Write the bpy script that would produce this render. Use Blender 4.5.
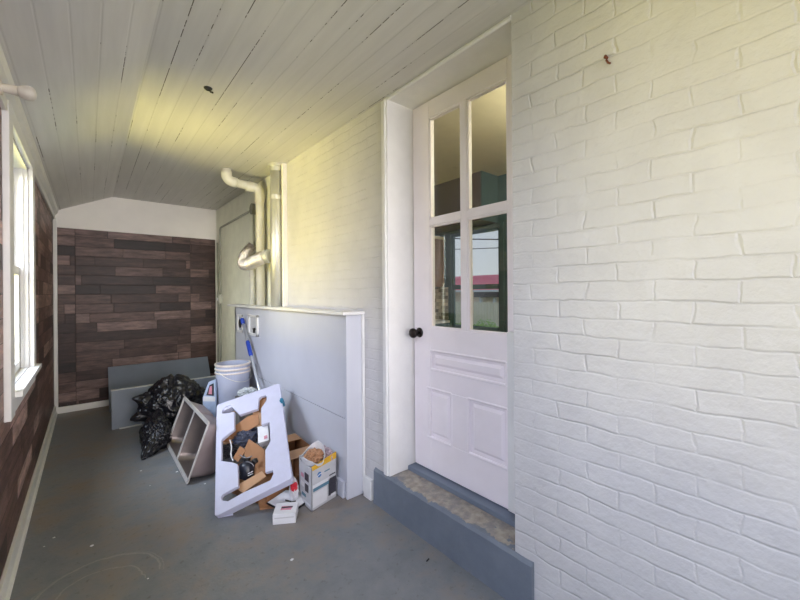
import bpy, bmesh, math, random
from mathutils import Vector, Matrix, noise, Quaternion
S = bpy.context.scene
COL = S.collection
for o in list(bpy.data.objects): bpy.data.objects.remove(o)
random.seed(7)

# ------------------------------------------------------------------ camera
F, HX, HY, ROLL, H = 368.5, 88.3, 292.6, -0.0076, 1.17
TH = math.atan((400 - HX) / F)
FW = Vector((math.sin(TH), math.cos(TH), 0)); R0 = Vector((math.cos(TH), -math.sin(TH), 0)); U0 = Vector((0, 0, 1))
RT = R0 * math.cos(ROLL) + U0 * math.sin(ROLL); UP = U0 * math.cos(ROLL) - R0 * math.sin(ROLL)
cam = bpy.data.cameras.new('camera'); co = bpy.data.objects.new('camera', cam); COL.objects.link(co)
cam.sensor_width = 36; cam.lens = F / 800 * 36; cam.shift_y = (HY - 300) / 800; cam.clip_start = .02
m = Matrix((RT, UP, -FW)).transposed().to_4x4(); m.translation = (0, 0, H); co.matrix_world = m
S.camera = co
S.view_settings.view_transform = 'Standard'; S.view_settings.look = 'None'
S.view_settings.gamma = 1; S.view_settings.use_curve_mapping = False
S.view_settings.exposure = 0.0

# ------------------------------------------------------------------ sky and light
W = bpy.data.worlds.new('world'); S.world = W; W.use_nodes = True
wn = W.node_tree.nodes; wl = W.node_tree.links
bg = wn['Background']
tc = wn.new('ShaderNodeTexCoord'); sp = wn.new('ShaderNodeSeparateXYZ'); wr = wn.new('ShaderNodeValToRGB')
wl.new(tc.outputs['Generated'], sp.inputs[0]); wl.new(sp.outputs['Z'], wr.inputs[0])
wr.color_ramp.elements[0].position = 0.0; wr.color_ramp.elements[0].color = (.93, .95, 1, 1)
wr.color_ramp.elements[1].position = 0.7; wr.color_ramp.elements[1].color = (.50, .66, 1, 1)
wl.new(wr.outputs[0], bg.inputs['Color']); bg.inputs['Strength'].default_value = 0.72

def area(name, loc, target, sx, sy, power, color, spread=180):
    l = bpy.data.lights.new(name, 'AREA'); l.shape = 'RECTANGLE'; l.size = sx; l.size_y = sy
    l.energy = power; l.color = color; l.spread = math.radians(spread)
    o = bpy.data.objects.new(name, l); COL.objects.link(o); o.location = loc
    o.rotation_euler = (Vector(target) - Vector(loc)).to_track_quat('-Z', 'Y').to_euler()
    return o
# daylight and fill: cool sky and level horizon light through the left window, narrow beams added
# to brighten plaster and door, soft light from the porch's open end, warm light thrown up by the sunlit lawn outside
area('window_skylight', (-1.2, 2.3, 2.5), (.8, 2.9, .6), 1.7, 1.2, 190, (.70, .83, 1.0))
area('plaster_fill_light', (-1.55, 1.1, 1.75), (1.2, 4.25, 1.35), 1.1, 1.1, 18, (1.0, .98, .80), 55)  # narrow beam added to brighten the far plaster
area('door_fill_light', (-1.3, -.25, 2.3), (1.39, 1.25, .8), 1.6, 1.2, 19, (.72, .79, 1.0), 90)  # added beam outside the opening, aimed to brighten the door
area('porch_end_daylight', (.45, -1.9, 1.35), (.5, 4, 1.30), 1.3, 1.5, 13, (1.0, .94, .94), 55)
area('window_horizon_light', (-1.9, 2.6, 1.5), (1.2, 2.9, 1.5), 1.7, 1.8, 62, (.94, .91, 1))
area('window_lawn_bounce', (-2.2, 2.75, .25), (1.0, 2.9, 1.8), 1.6, 1.4, 240, (1.0, .84, .16))
area('opening_lawn_bounce', (-1.6, .5, .1), (1.0, .9, 1.9), 1.6, 1.4, 24, (1.0, .86, .30))

# ------------------------------------------------------------------ material helpers
MATS = {}
def mat_base(name):
    m = bpy.data.materials.new(name); m.use_nodes = True
    n = m.node_tree.nodes; return m, n, m.node_tree.links, n['Principled BSDF']
def srgb(r, g, b):
    f = lambda c: (c / 255 / 12.92) if c / 255 <= .04045 else ((c / 255 + .055) / 1.055) ** 2.4
    return (f(r), f(g), f(b), 1)
def sc(c, k): return (min(1, c[0] * k), min(1, c[1] * k), min(1, c[2] * k), 1)
def coords(n, l, scale=(1, 1, 1)):
    g = n.new('ShaderNodeNewGeometry'); mp = n.new('ShaderNodeMapping'); mp.inputs['Scale'].default_value = scale
    l.new(g.outputs['Position'], mp.inputs[0]); return mp.outputs[0]
def noisetex(n, l, vec, scale, detail=4, rough=.55):
    t = n.new('ShaderNodeTexNoise'); t.inputs['Scale'].default_value = scale; t.inputs['Detail'].default_value = detail
    t.inputs['Roughness'].default_value = rough; l.new(vec, t.inputs['Vector']); return t.outputs['Fac']
def ramp(n, l, fac, stops):
    r = n.new('ShaderNodeValToRGB'); e = r.color_ramp.elements
    while len(e) < len(stops): e.new(.5)
    for q, (p, c) in zip(e, stops): q.position = p; q.color = c if len(c) == 4 else (*c, 1)
    l.new(fac, r.inputs[0]); return r.outputs[0]
def math_(n, l, op, a, b=None, c=None):
    t = n.new('ShaderNodeMath'); t.operation = op
    for i, v in enumerate((a, b, c)):
        if v is None: continue
        if isinstance(v, (int, float)): t.inputs[i].default_value = v
        else: l.new(v, t.inputs[i])
    return t.outputs[0]
def mixc(n, l, fac, a, b, mode='MIX'):
    t = n.new('ShaderNodeMix'); t.data_type = 'RGBA'; t.blend_type = mode
    for i, v in ((0, fac), (6, a), (7, b)):
        if isinstance(v, (int, float, tuple)): t.inputs[i].default_value = v
        else: l.new(v, t.inputs[i])
    return t.outputs[2]
def bump(n, l, p, height, dist=.003, strength=1):
    b = n.new('ShaderNodeBump'); b.inputs['Distance'].default_value = dist; b.inputs['Strength'].default_value = strength
    l.new(height, b.inputs['Height']); l.new(b.outputs[0], p.inputs['Normal'])
def plain(name, c, rough=.5, metal=0, var=.12, scale=12, bd=.0008, spec=.5, stretch=(1, 1, 1)):
    if name in MATS: return MATS[name]
    m, n, l, p = mat_base(name); v = coords(n, l, stretch)
    f = noisetex(n, l, v, scale)
    col = ramp(n, l, f, [(.3, sc(c, 1 - var)), (.7, sc(c, 1 + var))])
    l.new(col, p.inputs['Base Color']); p.inputs['Roughness'].default_value = rough; p.inputs['Metallic'].default_value = metal
    p.inputs['Specular IOR Level'].default_value = spec
    if bd: bump(n, l, p, noisetex(n, l, v, scale * 5), bd)
    MATS[name] = m; return m

def mat_brick():
    m, n, l, p = mat_base('white_painted_brick')
    g = n.new('ShaderNodeNewGeometry'); s = n.new('ShaderNodeSeparateXYZ'); l.new(g.outputs['Position'], s.inputs[0])
    cb = n.new('ShaderNodeCombineXYZ'); l.new(math_(n, l, 'ADD', s.outputs['X'], s.outputs['Y']), cb.inputs[0]); l.new(s.outputs['Z'], cb.inputs[1])
    nz = n.new('ShaderNodeTexNoise'); nz.inputs['Scale'].default_value = 9; nz.inputs['Detail'].default_value = 4; l.new(g.outputs['Position'], nz.inputs['Vector'])
    vm = n.new('ShaderNodeVectorMath'); vm.operation = 'MULTIPLY_ADD'; l.new(nz.outputs['Color'], vm.inputs[0]); vm.inputs[1].default_value = (.045, .022, 0); l.new(cb.outputs[0], vm.inputs[2])
    bt = n.new('ShaderNodeTexBrick'); l.new(vm.outputs[0], bt.inputs['Vector'])
    bt.inputs['Scale'].default_value = 1; bt.inputs['Brick Width'].default_value = .186; bt.inputs['Row Height'].default_value = .0575
    bt.inputs['Mortar Size'].default_value = .0055; bt.inputs['Mortar Smooth'].default_value = 1.0; bt.offset = .5
    bt.inputs['Color1'].default_value = (.2, .2, .2, 1); bt.inputs['Color2'].default_value = (.9, .9, .9, 1); bt.inputs['Mortar'].default_value = (.5, .5, .5, 1)
    fade = ramp(n, l, noisetex(n, l, g.outputs['Position'], 6, 4, .6), [(.36, (.12, .12, .12)), (.62, (1, 1, 1))])
    h = math_(n, l, 'MULTIPLY', math_(n, l, 'MULTIPLY', bt.outputs['Fac'], fade), -.62)
    l1 = noisetex(n, l, g.outputs['Position'], 18, 5, .6); l2 = noisetex(n, l, g.outputs['Position'], 75, 3, .6)
    h = math_(n, l, 'ADD', h, math_(n, l, 'MULTIPLY', l1, 1.1)); h = math_(n, l, 'ADD', h, math_(n, l, 'MULTIPLY', l2, .16))
    bw = n.new('ShaderNodeRGBToBW'); l.new(bt.outputs['Color'], bw.inputs[0])
    h = math_(n, l, 'ADD', h, math_(n, l, 'MULTIPLY', bw.outputs[0], .22))
    c = ramp(n, l, noisetex(n, l, g.outputs['Position'], 5), [(.3, srgb(199, 197, 198)), (.7, srgb(209, 207, 207))])
    l.new(c, p.inputs['Base Color']); p.inputs['Roughness'].default_value = .5
    bump(n, l, p, h, .0085, .6); return m

def mat_boards():
    m, n, l, p = mat_base('white_ceiling_boards')
    g = n.new('ShaderNodeNewGeometry'); s = n.new('ShaderNodeSeparateXYZ'); l.new(g.outputs['Position'], s.inputs[0])
    W_ = .0835
    t = math_(n, l, 'DIVIDE', s.outputs['X'], W_); fr = math_(n, l, 'FRACT', t); row = math_(n, l, 'FLOOR', t)
    d = math_(n, l, 'MULTIPLY', math_(n, l, 'ABSOLUTE', math_(n, l, 'SUBTRACT', fr, .5)), W_)
    line = math_(n, l, 'LESS_THAN', d, .0015)
    hb = n.new('ShaderNodeMapRange'); hb.inputs['From Min'].default_value = 0; hb.inputs['From Max'].default_value = .005; l.new(d, hb.inputs['Value'])
    cb = n.new('ShaderNodeCombineXYZ'); l.new(math_(n, l, 'MULTIPLY', row, 3.7), cb.inputs[0]); l.new(math_(n, l, 'MULTIPLY', s.outputs['Y'], 1.0), cb.inputs[1])
    gap = noisetex(n, l, cb.outputs[0], 1.3, 3, .55)
    fine = noisetex(n, l, g.outputs['Position'], 40, 3)
    th = math_(n, l, 'ADD', math_(n, l, 'MULTIPLY', gap, .7), math_(n, l, 'MULTIPLY', fine, .3))
    dark = math_(n, l, 'MULTIPLY', line, math_(n, l, 'GREATER_THAN', th, .56))
    base = ramp(n, l, noisetex(n, l, coords(n, l, (8, .6, 8)), 3), [(.3, srgb(204, 202, 198)), (.7, srgb(215, 213, 209))])
    seam = math_(n, l, 'MULTIPLY', math_(n, l, 'LESS_THAN', d, .0022), .13)
    l.new(mixc(n, l, dark, mixc(n, l, seam, base, srgb(120, 114, 104)), srgb(74, 67, 58)), p.inputs['Base Color']); p.inputs['Roughness'].default_value = .42
    h = math_(n, l, 'ADD', hb.outputs[0], math_(n, l, 'MULTIPLY', noisetex(n, l, coords(n, l, (6, 1, 6)), 8), .25))
    bump(n, l, p, h, .0025, .35); return m

def mat_planks(axis, seams, gain=1.0):
    """dark reclaimed-look plank panelling, rows along `axis`"""
    m, n, l, p = mat_base('dark_plank_panelling_' + axis)
    g = n.new('ShaderNodeNewGeometry'); s = n.new('ShaderNodeSeparateXYZ'); l.new(g.outputs['Position'], s.inputs[0])
    X = s.outputs[axis]; Z = s.outputs['Z']; RH = .098
    pan = 0.0
    for q in seams: pan = math_(n, l, 'ADD', math_(n, l, 'GREATER_THAN', X, q), pan)
    tz = math_(n, l, 'DIVIDE', Z, RH); row = math_(n, l, 'FLOOR', tz); fz = math_(n, l, 'FRACT', tz)
    def wn1(v, off):
        t = n.new('ShaderNodeTexWhiteNoise'); t.noise_dimensions = '1D'; l.new(math_(n, l, 'ADD', v, off), t.inputs['W']); return t.outputs['Value']
    r1 = wn1(math_(n, l, 'MULTIPLY_ADD', pan, 17.3, row) if seams else row, 3.1)
    L_ = math_(n, l, 'MULTIPLY_ADD', wn1(row, 9.7), .25, .38)
    tx = math_(n, l, 'DIVIDE', math_(n, l, 'ADD', X, math_(n, l, 'MULTIPLY', r1, 3.0)), L_); cx = math_(n, l, 'FLOOR', tx); fx = math_(n, l, 'FRACT', tx)
    idv = math_(n, l, 'ADD', math_(n, l, 'MULTIPLY', cx, 13.17), math_(n, l, 'MULTIPLY', row, 5.31))
    if seams: idv = math_(n, l, 'MULTIPLY_ADD', pan, 3.77, idv)
    rv = wn1(idv, .5)
    col = ramp(n, l, rv, [(q, sc(srgb(*k), gain)) for q, k in ((0, (50, 36, 33)), (.25, (82, 60, 54)), (.55, (104, 79, 72)), (.8, (136, 109, 102)), (1, (168, 140, 132)))])
    sx = (1.1, 1, 6) if axis == 'X' else (1, 1.1, 6)
    v = coords(n, l, sx)
    of = n.new('ShaderNodeVectorMath'); of.operation = 'ADD'; l.new(v, of.inputs[0])
    cb = n.new('ShaderNodeCombineXYZ'); l.new(math_(n, l, 'MULTIPLY', rv, 37), cb.inputs[0 if axis == 'X' else 1]); l.new(cb.outputs[0], of.inputs[1])
    gr = noisetex(n, l, of.outputs[0], 5, 8, .72)
    col = mixc(n, l, .85, col, ramp(n, l, gr, [(.32, (.22, .20, .20)), (.5, (.8, .8, .8)), (.68, (1.5, 1.42, 1.42))]), 'MULTIPLY')
    ez = math_(n, l, 'MULTIPLY', math_(n, l, 'MINIMUM', fz, math_(n, l, 'SUBTRACT', 1.0, fz)), RH)
    ex = math_(n, l, 'MULTIPLY', math_(n, l, 'MINIMUM', fx, math_(n, l, 'SUBTRACT', 1.0, fx)), .5)
    e = math_(n, l, 'MINIMUM', ez, ex)
    for q in seams: e = math_(n, l, 'MINIMUM', e, math_(n, l, 'ABSOLUTE', math_(n, l, 'SUBTRACT', X, q)))
    hb = n.new('ShaderNodeMapRange'); hb.inputs['From Max'].default_value = .004; l.new(e, hb.inputs['Value'])
    col = mixc(n, l, math_(n, l, 'LESS_THAN', e, .0018), col, srgb(40, 31, 30))
    l.new(col, p.inputs['Base Color']); p.inputs['Roughness'].default_value = .45; p.inputs['Specular IOR Level'].default_value = .3
    h = math_(n, l, 'ADD', math_(n, l, 'MULTIPLY', hb.outputs[0], .6), math_(n, l, 'MULTIPLY', gr, .5))
    bump(n, l, p, h, .0025, .7); return m

def mat_floor():
    m, n, l, p = mat_base('grey_painted_concrete')
    v = coords(n, l)
    a = noisetex(n, l, v, 1.3, 6, .6); b = noisetex(n, l, v, 7, 6, .65); c = noisetex(n, l, v, 38, 4, .6); d = noisetex(n, l, v, 120, 3, .6)
    col = ramp(n, l, b, [(.3, srgb(112, 116, 121)), (.7, srgb(134, 136, 140))])
    worn = ramp(n, l, math_(n, l, 'MULTIPLY_ADD', b, .45, math_(n, l, 'MULTIPLY', a, .7)), [(.53, (0, 0, 0)), (.68, (1, 1, 1))])
    col = mixc(n, l, math_(n, l, 'MULTIPLY', worn, .6), col, srgb(138, 120, 102))
    col = mixc(n, l, math_(n, l, 'MULTIPLY', ramp(n, l, c, [(.60, (0, 0, 0)), (.72, (1, 1, 1))]), .5), col, srgb(84, 80, 76))
    col = mixc(n, l, ramp(n, l, d, [(.735, (0, 0, 0)), (.76, (1, 1, 1))]), col, srgb(176, 174, 168))
    # curved scuff left by something dragged round
    g = n.new('ShaderNodeNewGeometry'); s = n.new('ShaderNodeSeparateXYZ'); l.new(g.outputs['Position'], s.inputs[0])
    for (cx, cy, r, w, k) in ((.02, 1.89, .21, .004, .5), (.02, 1.87, .15, .003, .55), (.02, 1.88, .225, .0022, .35)):
        dx = math_(n, l, 'SUBTRACT', s.outputs['X'], cx); dy = math_(n, l, 'SUBTRACT', s.outputs['Y'], cy)
        rr = math_(n, l, 'SQRT', math_(n, l, 'ADD', math_(n, l, 'MULTIPLY', dx, dx), math_(n, l, 'MULTIPLY', dy, dy)))
        rr = math_(n, l, 'ADD', rr, math_(n, l, 'MULTIPLY', b, .06))
        ring = math_(n, l, 'LESS_THAN', math_(n, l, 'ABSOLUTE', math_(n, l, 'SUBTRACT', rr, r + .03)), w)
        ring = math_(n, l, 'MULTIPLY', ring, math_(n, l, 'GREATER_THAN', math_(n, l, 'ADD', dy, math_(n, l, 'MULTIPLY', a, .3)), .12))
        col = mixc(n, l, math_(n, l, 'MULTIPLY', ring, k), col, srgb(158, 156, 150) if w < .005 else srgb(84, 84, 82))
    l.new(col, p.inputs['Base Color'])
    ro = ramp(n, l, b, [(.3, (.38, .38, .38)), (.7, (.55, .55, .55))]); l.new(ro, p.inputs['Roughness'])
    bump(n, l, p, math_(n, l, 'ADD', b, math_(n, l, 'MULTIPLY', c, .6)), .004, .6); return m

def mat_step():
    m, n, l, p = mat_base('worn_step_concrete')
    v = coords(n, l); g = n.new('ShaderNodeNewGeometry'); s = n.new('ShaderNodeSeparateXYZ'); l.new(g.outputs['Position'], s.inputs[0])
    s2 = n.new('ShaderNodeSeparateXYZ'); l.new(g.outputs['Normal'], s2.inputs[0])
    a = noisetex(n, l, v, 9, 6, .65); b = noisetex(n, l, v, 30, 5, .6)
    paint = ramp(n, l, a, [(.3, srgb(106, 114, 127)), (.7, srgb(118, 126, 138))])
    bare = ramp(n, l, b, [(.35, srgb(138, 128, 118)), (.65, srgb(170, 162, 150))])
    # paint worn off the tread, ragged near its front edge
    xx = math_(n, l, 'ADD', s.outputs['X'], math_(n, l, 'MULTIPLY', math_(n, l, 'SUBTRACT', a, .5), .12))
    wz = math_(n, l, 'MULTIPLY', math_(n, l, 'GREATER_THAN', s2.outputs['Z'], .6), math_(n, l, 'GREATER_THAN', xx, 1.225))
    yy = math_(n, l, 'ADD', s.outputs['Y'], math_(n, l, 'MULTIPLY', math_(n, l, 'SUBTRACT', a, .5), .5))
    wz = math_(n, l, 'MULTIPLY', wz, math_(n, l, 'GREATER_THAN', yy, .84))
    k = ramp(n, l, math_(n, l, 'ADD', a, math_(n, l, 'MULTIPLY', b, .5)), [(.5, (.35, .35, .35)), (.8, (1, 1, 1))])
    l.new(mixc(n, l, math_(n, l, 'MULTIPLY', wz, k), paint, bare), p.inputs['Base Color']); p.inputs['Roughness'].default_value = .55
    bump(n, l, p, math_(n, l, 'ADD', a, math_(n, l, 'MULTIPLY', b, .4)), .004, .5); return m

def mat_glass(name, tint=(1, 1, 1, 1)):
    m = bpy.data.materials.new(name); m.use_nodes = True; n = m.node_tree.nodes; l = m.node_tree.links
    n.remove(n['Principled BSDF']); out = n['Material Output']
    t = n.new('ShaderNodeBsdfTransparent'); t.inputs[0].default_value = tint
    gl = n.new('ShaderNodeBsdfGlossy'); gl.inputs['Roughness'].default_value = .015
    fr = n.new('ShaderNodeFresnel'); gg = n.new('ShaderNodeNewGeometry'); ir = n.new('ShaderNodeMapRange'); ir.inputs['To Min'].default_value = 1.5; ir.inputs['To Max'].default_value = 1 / 1.5
    l.new(gg.outputs['Backfacing'], ir.inputs['Value']); l.new(ir.outputs[0], fr.inputs['IOR'])
    mx = n.new('ShaderNodeMixShader'); l.new(fr.outputs[0], mx.inputs[0]); l.new(t.outputs[0], mx.inputs[1]); l.new(gl.outputs[0], mx.inputs[2])
    l.new(mx.outputs[0], out.inputs['Surface']); return m

def mat_mosaic():
    m, n, l, p = mat_base('mosaic_tile')
    g = n.new('ShaderNodeNewGeometry'); s = n.new('ShaderNodeSeparateXYZ'); l.new(g.outputs['Position'], s.inputs[0])
    cb = n.new('ShaderNodeCombineXYZ'); l.new(s.outputs['Y'], cb.inputs[0]); l.new(s.outputs['Z'], cb.inputs[1])
    bt = n.new('ShaderNodeTexBrick'); l.new(cb.outputs[0], bt.inputs['Vector']); bt.inputs['Scale'].default_value = 1
    bt.inputs['Brick Width'].default_value = .085; bt.inputs['Row Height'].default_value = .045; bt.inputs['Mortar Size'].default_value = .003
    bt.inputs['Color1'].default_value = srgb(232, 222, 208); bt.inputs['Color2'].default_value = srgb(40, 34, 30); bt.inputs['Bias'].default_value = -.2
    bt.inputs['Mortar'].default_value = srgb(190, 184, 176)
    l.new(bt.outputs['Color'], p.inputs['Base Color']); p.inputs['Roughness'].default_value = .25; return m

BRICK = mat_brick(); BOARDS = mat_boards(); FLOORM = mat_floor(); STEPM = mat_step()
PLX = mat_planks('X', (-.10, .93), .57); PLY = mat_planks('Y', (1.2, 3.55), 1.35)  # same panelling twice, light put into the colour: left copy brighter, back darker
GLASS = mat_glass('window_glass'); DGLASS = mat_glass('door_glass', (.93, .96, .95, 1))
WHITE = plain('white_gloss_paint', srgb(228, 227, 226), .38, var=.03, bd=.0006)
DOORW = plain('white_door_paint', srgb(244, 236, 240), .4, var=.03, scale=6, bd=.0006)
KNEEW = plain('white_board_paint', srgb(200, 202, 212), .45, var=.03, scale=4, bd=.0006)
PLASTER = plain('pale_plaster', srgb(238, 238, 222), .65, var=.06, scale=7, bd=.003)
GABLE = plain('cream_gable_paint', srgb(238, 234, 226), .5, var=.03, scale=5)
TRIM = plain('white_trim_paint', srgb(224, 223, 218), .42, var=.04, scale=9)
PVC = plain('white_pvc', srgb(226, 223, 210), .35, var=.03)
GALV = plain('galvanised_steel', srgb(222, 222, 216), .5, .8, var=.12, scale=9, bd=.0004, stretch=(1, 1, .2))
FOIL = plain('foil_duct', srgb(226, 220, 214), .22, .92, var=.15, scale=40, bd=.004)
CONDUIT = plain('grey_painted_conduit', srgb(170, 170, 158), .5, .1)
BOXG = plain('grey_metal_box', srgb(140, 138, 128), .45, .4)
DARK = plain('near_black', srgb(26, 25, 26), .4, var=.1)
BRONZE = plain('dark_bronze', srgb(46, 40, 38), .28, .8, var=.15, scale=30)
BAGM = plain('black_bin_liner', srgb(22, 22, 27), .27, var=.2, scale=12, bd=.002, spec=.5)
STEEL = plain('brushed_stainless', srgb(138, 128, 126), .34, .85, var=.08, scale=14, bd=.0005, stretch=(1, .15, 1))
UNDERC = plain('sink_undercoat', srgb(168, 154, 155), .5, .35, var=.06)
FOAM = plain('white_moulded_foam', srgb(196, 197, 219), .55, var=.03, scale=20, bd=.0008)
CARD = plain('brown_cardboard', srgb(164, 118, 82), .75, var=.1, scale=8, bd=.0008)
CARDL = plain('light_cardboard', srgb(190, 150, 116), .75, var=.08, scale=8)
BUCKETM = plain('white_bucket_plastic', srgb(176, 182, 204), .38, var=.05, scale=6)
BUCKETR = plain('bucket_rim_plastic', srgb(222, 212, 204), .4, var=.06, scale=16)
BLUE = plain('blue_plastic', srgb(34, 66, 168), .35, var=.06)
ALU = plain('pale_aluminium', srgb(206, 210, 220), .3, .6, var=.04)
GREYB = plain('grey_painted_board', srgb(114, 123, 138), .6, var=.07, scale=5, bd=.001)
BOARDEDGE = plain('pale_board_edge', srgb(190, 192, 192), .6)
PAPERW = plain('white_card', srgb(222, 222, 226), .55, var=.05, scale=18)
PAPERG = plain('grey_printed_card', srgb(196, 196, 200), .5, var=.06, scale=30)
YELLOW = plain('yellow_print', srgb(226, 176, 50), .5, var=.05)
BLUEP = plain('blue_print', srgb(54, 110, 170), .5, var=.05)
TEALP = plain('teal_print', srgb(84, 124, 146), .5, var=.08)
DARKP = plain('dark_print', srgb(56, 54, 62), .5, var=.2, scale=60)
REDP = plain('red_print', srgb(206, 44, 62), .45, var=.12, scale=50)
PINKP = plain('pink_print', srgb(206, 140, 158), .5, var=.15, scale=60)
PAPERT = plain('tan_crumpled_paper', srgb(178, 134, 100), .8, var=.15, scale=40, bd=.003)
PURPLEP = plain('mauve_printed_plastic', srgb(188, 168, 178), .4, var=.35, scale=55, bd=.003)
FILM = plain('milky_plastic_film', srgb(206, 212, 216), .25, var=.08, scale=40, bd=.004)
TEALW = plain('dark_teal_paint', srgb(70, 94, 100), .5, var=.06)
MAUVE = plain('dark_mauve_paint', srgb(92, 78, 82), .5, var=.06)
KCEIL = plain('beige_ceiling_paint', srgb(206, 196, 170), .6, var=.04)
WOOD = plain('brown_cabinet_wood', srgb(160, 126, 102), .45, var=.25, scale=5, stretch=(1, 8, .6))
COUNTER = plain('pale_counter', srgb(206, 206, 206), .3)
ROOFR = plain('red_metal_roof', srgb(236, 70, 92), .45, var=.05, scale=3)
SIDING = plain('beige_siding', srgb(244, 226, 210), .7, var=.05, stretch=(1, 1, 12), scale=3)
FENCEM = plain('weathered_fence', srgb(236, 222, 202), .8, var=.12, stretch=(1, 8, .5), scale=4)
GRASS = plain('green_grass', srgb(130, 150, 62), .9, var=.25, scale=4)
LEAF = plain('green_leaves', srgb(168, 196, 112), .7, var=.35, scale=12)
WIREM = plain('dark_wire', srgb(60, 64, 70), .6)
RUST = plain('rusty_iron', srgb(112, 62, 40), .8, var=.25, scale=60)
BULB = plain('dusty_bulb_glass', srgb(196, 190, 180), .3, var=.05)
SOCKET = plain('ivory_socket', srgb(206, 198, 184), .4, var=.05)

# ------------------------------------------------------------------ mesh helpers
def B(): return bmesh.new()
def box(bm, lo, hi, M=None):
    x0, y0, z0 = lo; x1, y1, z1 = hi
    vs = [bm.verts.new(p) for p in ((x0, y0, z0), (x1, y0, z0), (x1, y1, z0), (x0, y1, z0), (x0, y0, z1), (x1, y0, z1), (x1, y1, z1), (x0, y1, z1))]
    for f in ((0, 3, 2, 1), (4, 5, 6, 7), (0, 1, 5, 4), (1, 2, 6, 5), (2, 3, 7, 6), (3, 0, 4, 7)): bm.faces.new([vs[i] for i in f])
    if M: bmesh.ops.transform(bm, matrix=M, verts=vs)
    return vs
def hexa(bm, pts):
    """8 points, bottom ring then top ring"""
    vs = [bm.verts.new(p) for p in pts]
    for f in ((0, 3, 2, 1), (4, 5, 6, 7), (0, 1, 5, 4), (1, 2, 6, 5), (2, 3, 7, 6), (3, 0, 4, 7)): bm.faces.new([vs[i] for i in f])
    return vs
def tube(bm, pts, r, seg=12, cap=True):
    pts = [Vector(p) for p in pts]; rs = r if isinstance(r, (list, tuple)) else [r] * len(pts)
    rings = []; up = None
    for i, p in enumerate(pts):
        t = ((pts[i + 1] if i < len(pts) - 1 else p) - (pts[i - 1] if i else p)).normalized()
        if up is None:
            up = Vector((0, 0, 1)) if abs(t.z) < .9 else Vector((1, 0, 0))
        a = t.cross(up)
        if a.length < 1e-4: a = t.cross(Vector((0, 1, 0)))
        a.normalize(); b = a.cross(t).normalized(); up = b
        rings.append([bm.verts.new(p + (a * math.cos(2 * math.pi * k / seg) + b * math.sin(2 * math.pi * k / seg)) * rs[i]) for k in range(seg)])
    for q, w in zip(rings, rings[1:]):
        for k in range(seg): bm.faces.new((q[k], q[(k + 1) % seg], w[(k + 1) % seg], w[k]))
    if cap:
        bm.faces.new(rings[0][::-1]); bm.faces.new(rings[-1])
    return rings
def lathe(bm, prof, seg=32, M=None):
    """prof: (r, z) pairs; closed with caps where r is 0"""
    allv = []; rings = []
    for r, z in prof:
        if r < 1e-6: v = bm.verts.new((0, 0, z)); rings.append([v]); allv.append(v)
        else:
            q = [bm.verts.new((r * math.cos(2 * math.pi * k / seg), r * math.sin(2 * math.pi * k / seg), z)) for k in range(seg)]; rings.append(q); allv += q
    for a, b in zip(rings, rings[1:]):
        for k in range(seg):
            k2 = (k + 1) % seg
            if len(a) == 1 and len(b) == 1: continue
            if len(a) == 1: bm.faces.new((a[0], b[k2], b[k]))
            elif len(b) == 1: bm.faces.new((a[k], a[k2], b[0]))
            else: bm.faces.new((a[k], a[k2], b[k2], b[k]))
    if M: bmesh.ops.transform(bm, matrix=M, verts=allv)
    return allv
def axisM(p, d):
    M = Vector(d).to_track_quat('Z', 'Y').to_matrix().to_4x4(); M.translation = Vector(p); return M
def arc(c, a, b, n=6):
    """points turning from direction offset a to offset b about c"""
    c, a, b = Vector(c), Vector(a), Vector(b)
    return [c + a * math.cos(t * math.pi / 2 / n) + b * math.sin(t * math.pi / 2 / n) for t in range(n + 1)]
def sheet(bm, poly, thick, nrm=None):
    """flat polygon in space given a real thickness"""
    poly = [Vector(p) for p in poly]
    if nrm is None: nrm = (poly[1] - poly[0]).cross(poly[-1] - poly[0]).normalized()
    a = [bm.verts.new(p) for p in poly]; b = [bm.verts.new(p - nrm * thick) for p in poly]
    bm.faces.new(a); bm.faces.new(b[::-1]); n = len(a)
    for i in range(n): bm.faces.new((a[i], b[i], b[(i + 1) % n], a[(i + 1) % n]))
def obj(name, bm, mat, parent=None, bevel=0, smooth=False, label=None, kind=None, sub=0):
    bmesh.ops.recalc_face_normals(bm, faces=bm.faces[:])
    me = bpy.data.meshes.new(name)
    off = Vector((0, 0, 0))
    if parent is not None:
        q = parent
        while q is not None: off += q.location; q = q.parent
        for v in bm.verts: v.co -= off
    else:
        if bm.verts:
            xs = [v.co for v in bm.verts]
            off = Vector(((min(c.x for c in xs) + max(c.x for c in xs)) / 2, (min(c.y for c in xs) + max(c.y for c in xs)) / 2, min(c.z for c in xs)))
            for v in bm.verts: v.co -= off
    bm.to_mesh(me); bm.free(); me.materials.append(mat)
    o = bpy.data.objects.new(name, me); COL.objects.link(o)
    if parent is not None: o.parent = parent
    else: o.location = off
    if smooth:
        for f in me.polygons: f.use_smooth = True
    if bevel:
        b = o.modifiers.new('bevel', 'BEVEL'); b.width = bevel; b.segments = 2; b.limit_method = 'ANGLE'; b.angle_limit = math.radians(40)
    if sub:
        b = o.modifiers.new('sub', 'SUBSURF'); b.levels = sub; b.render_levels = sub
    if label: o['label'] = label
    if kind: o['kind'] = kind
    return o
def empty(name, loc):
    o = bpy.data.objects.new(name, None); COL.objects.link(o); o.location = loc; o.empty_display_size = .1; return o
def thing(name, label, cat, loc, group=None):
    o = empty(name, loc); tag(o, label, cat, group); return o
def tag(o, label, cat, group=None):
    o['label'] = label; o['category'] = cat
    if group: o['group'] = group
    return o
def struct(name, bm, mat, parent=None, bevel=0, **k):
    return obj(name, bm, mat, parent, bevel, kind=None if parent is not None else 'structure', **k)
def structroot(name, loc):
    o = empty(name, loc); o['kind'] = 'structure'; return o

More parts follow.
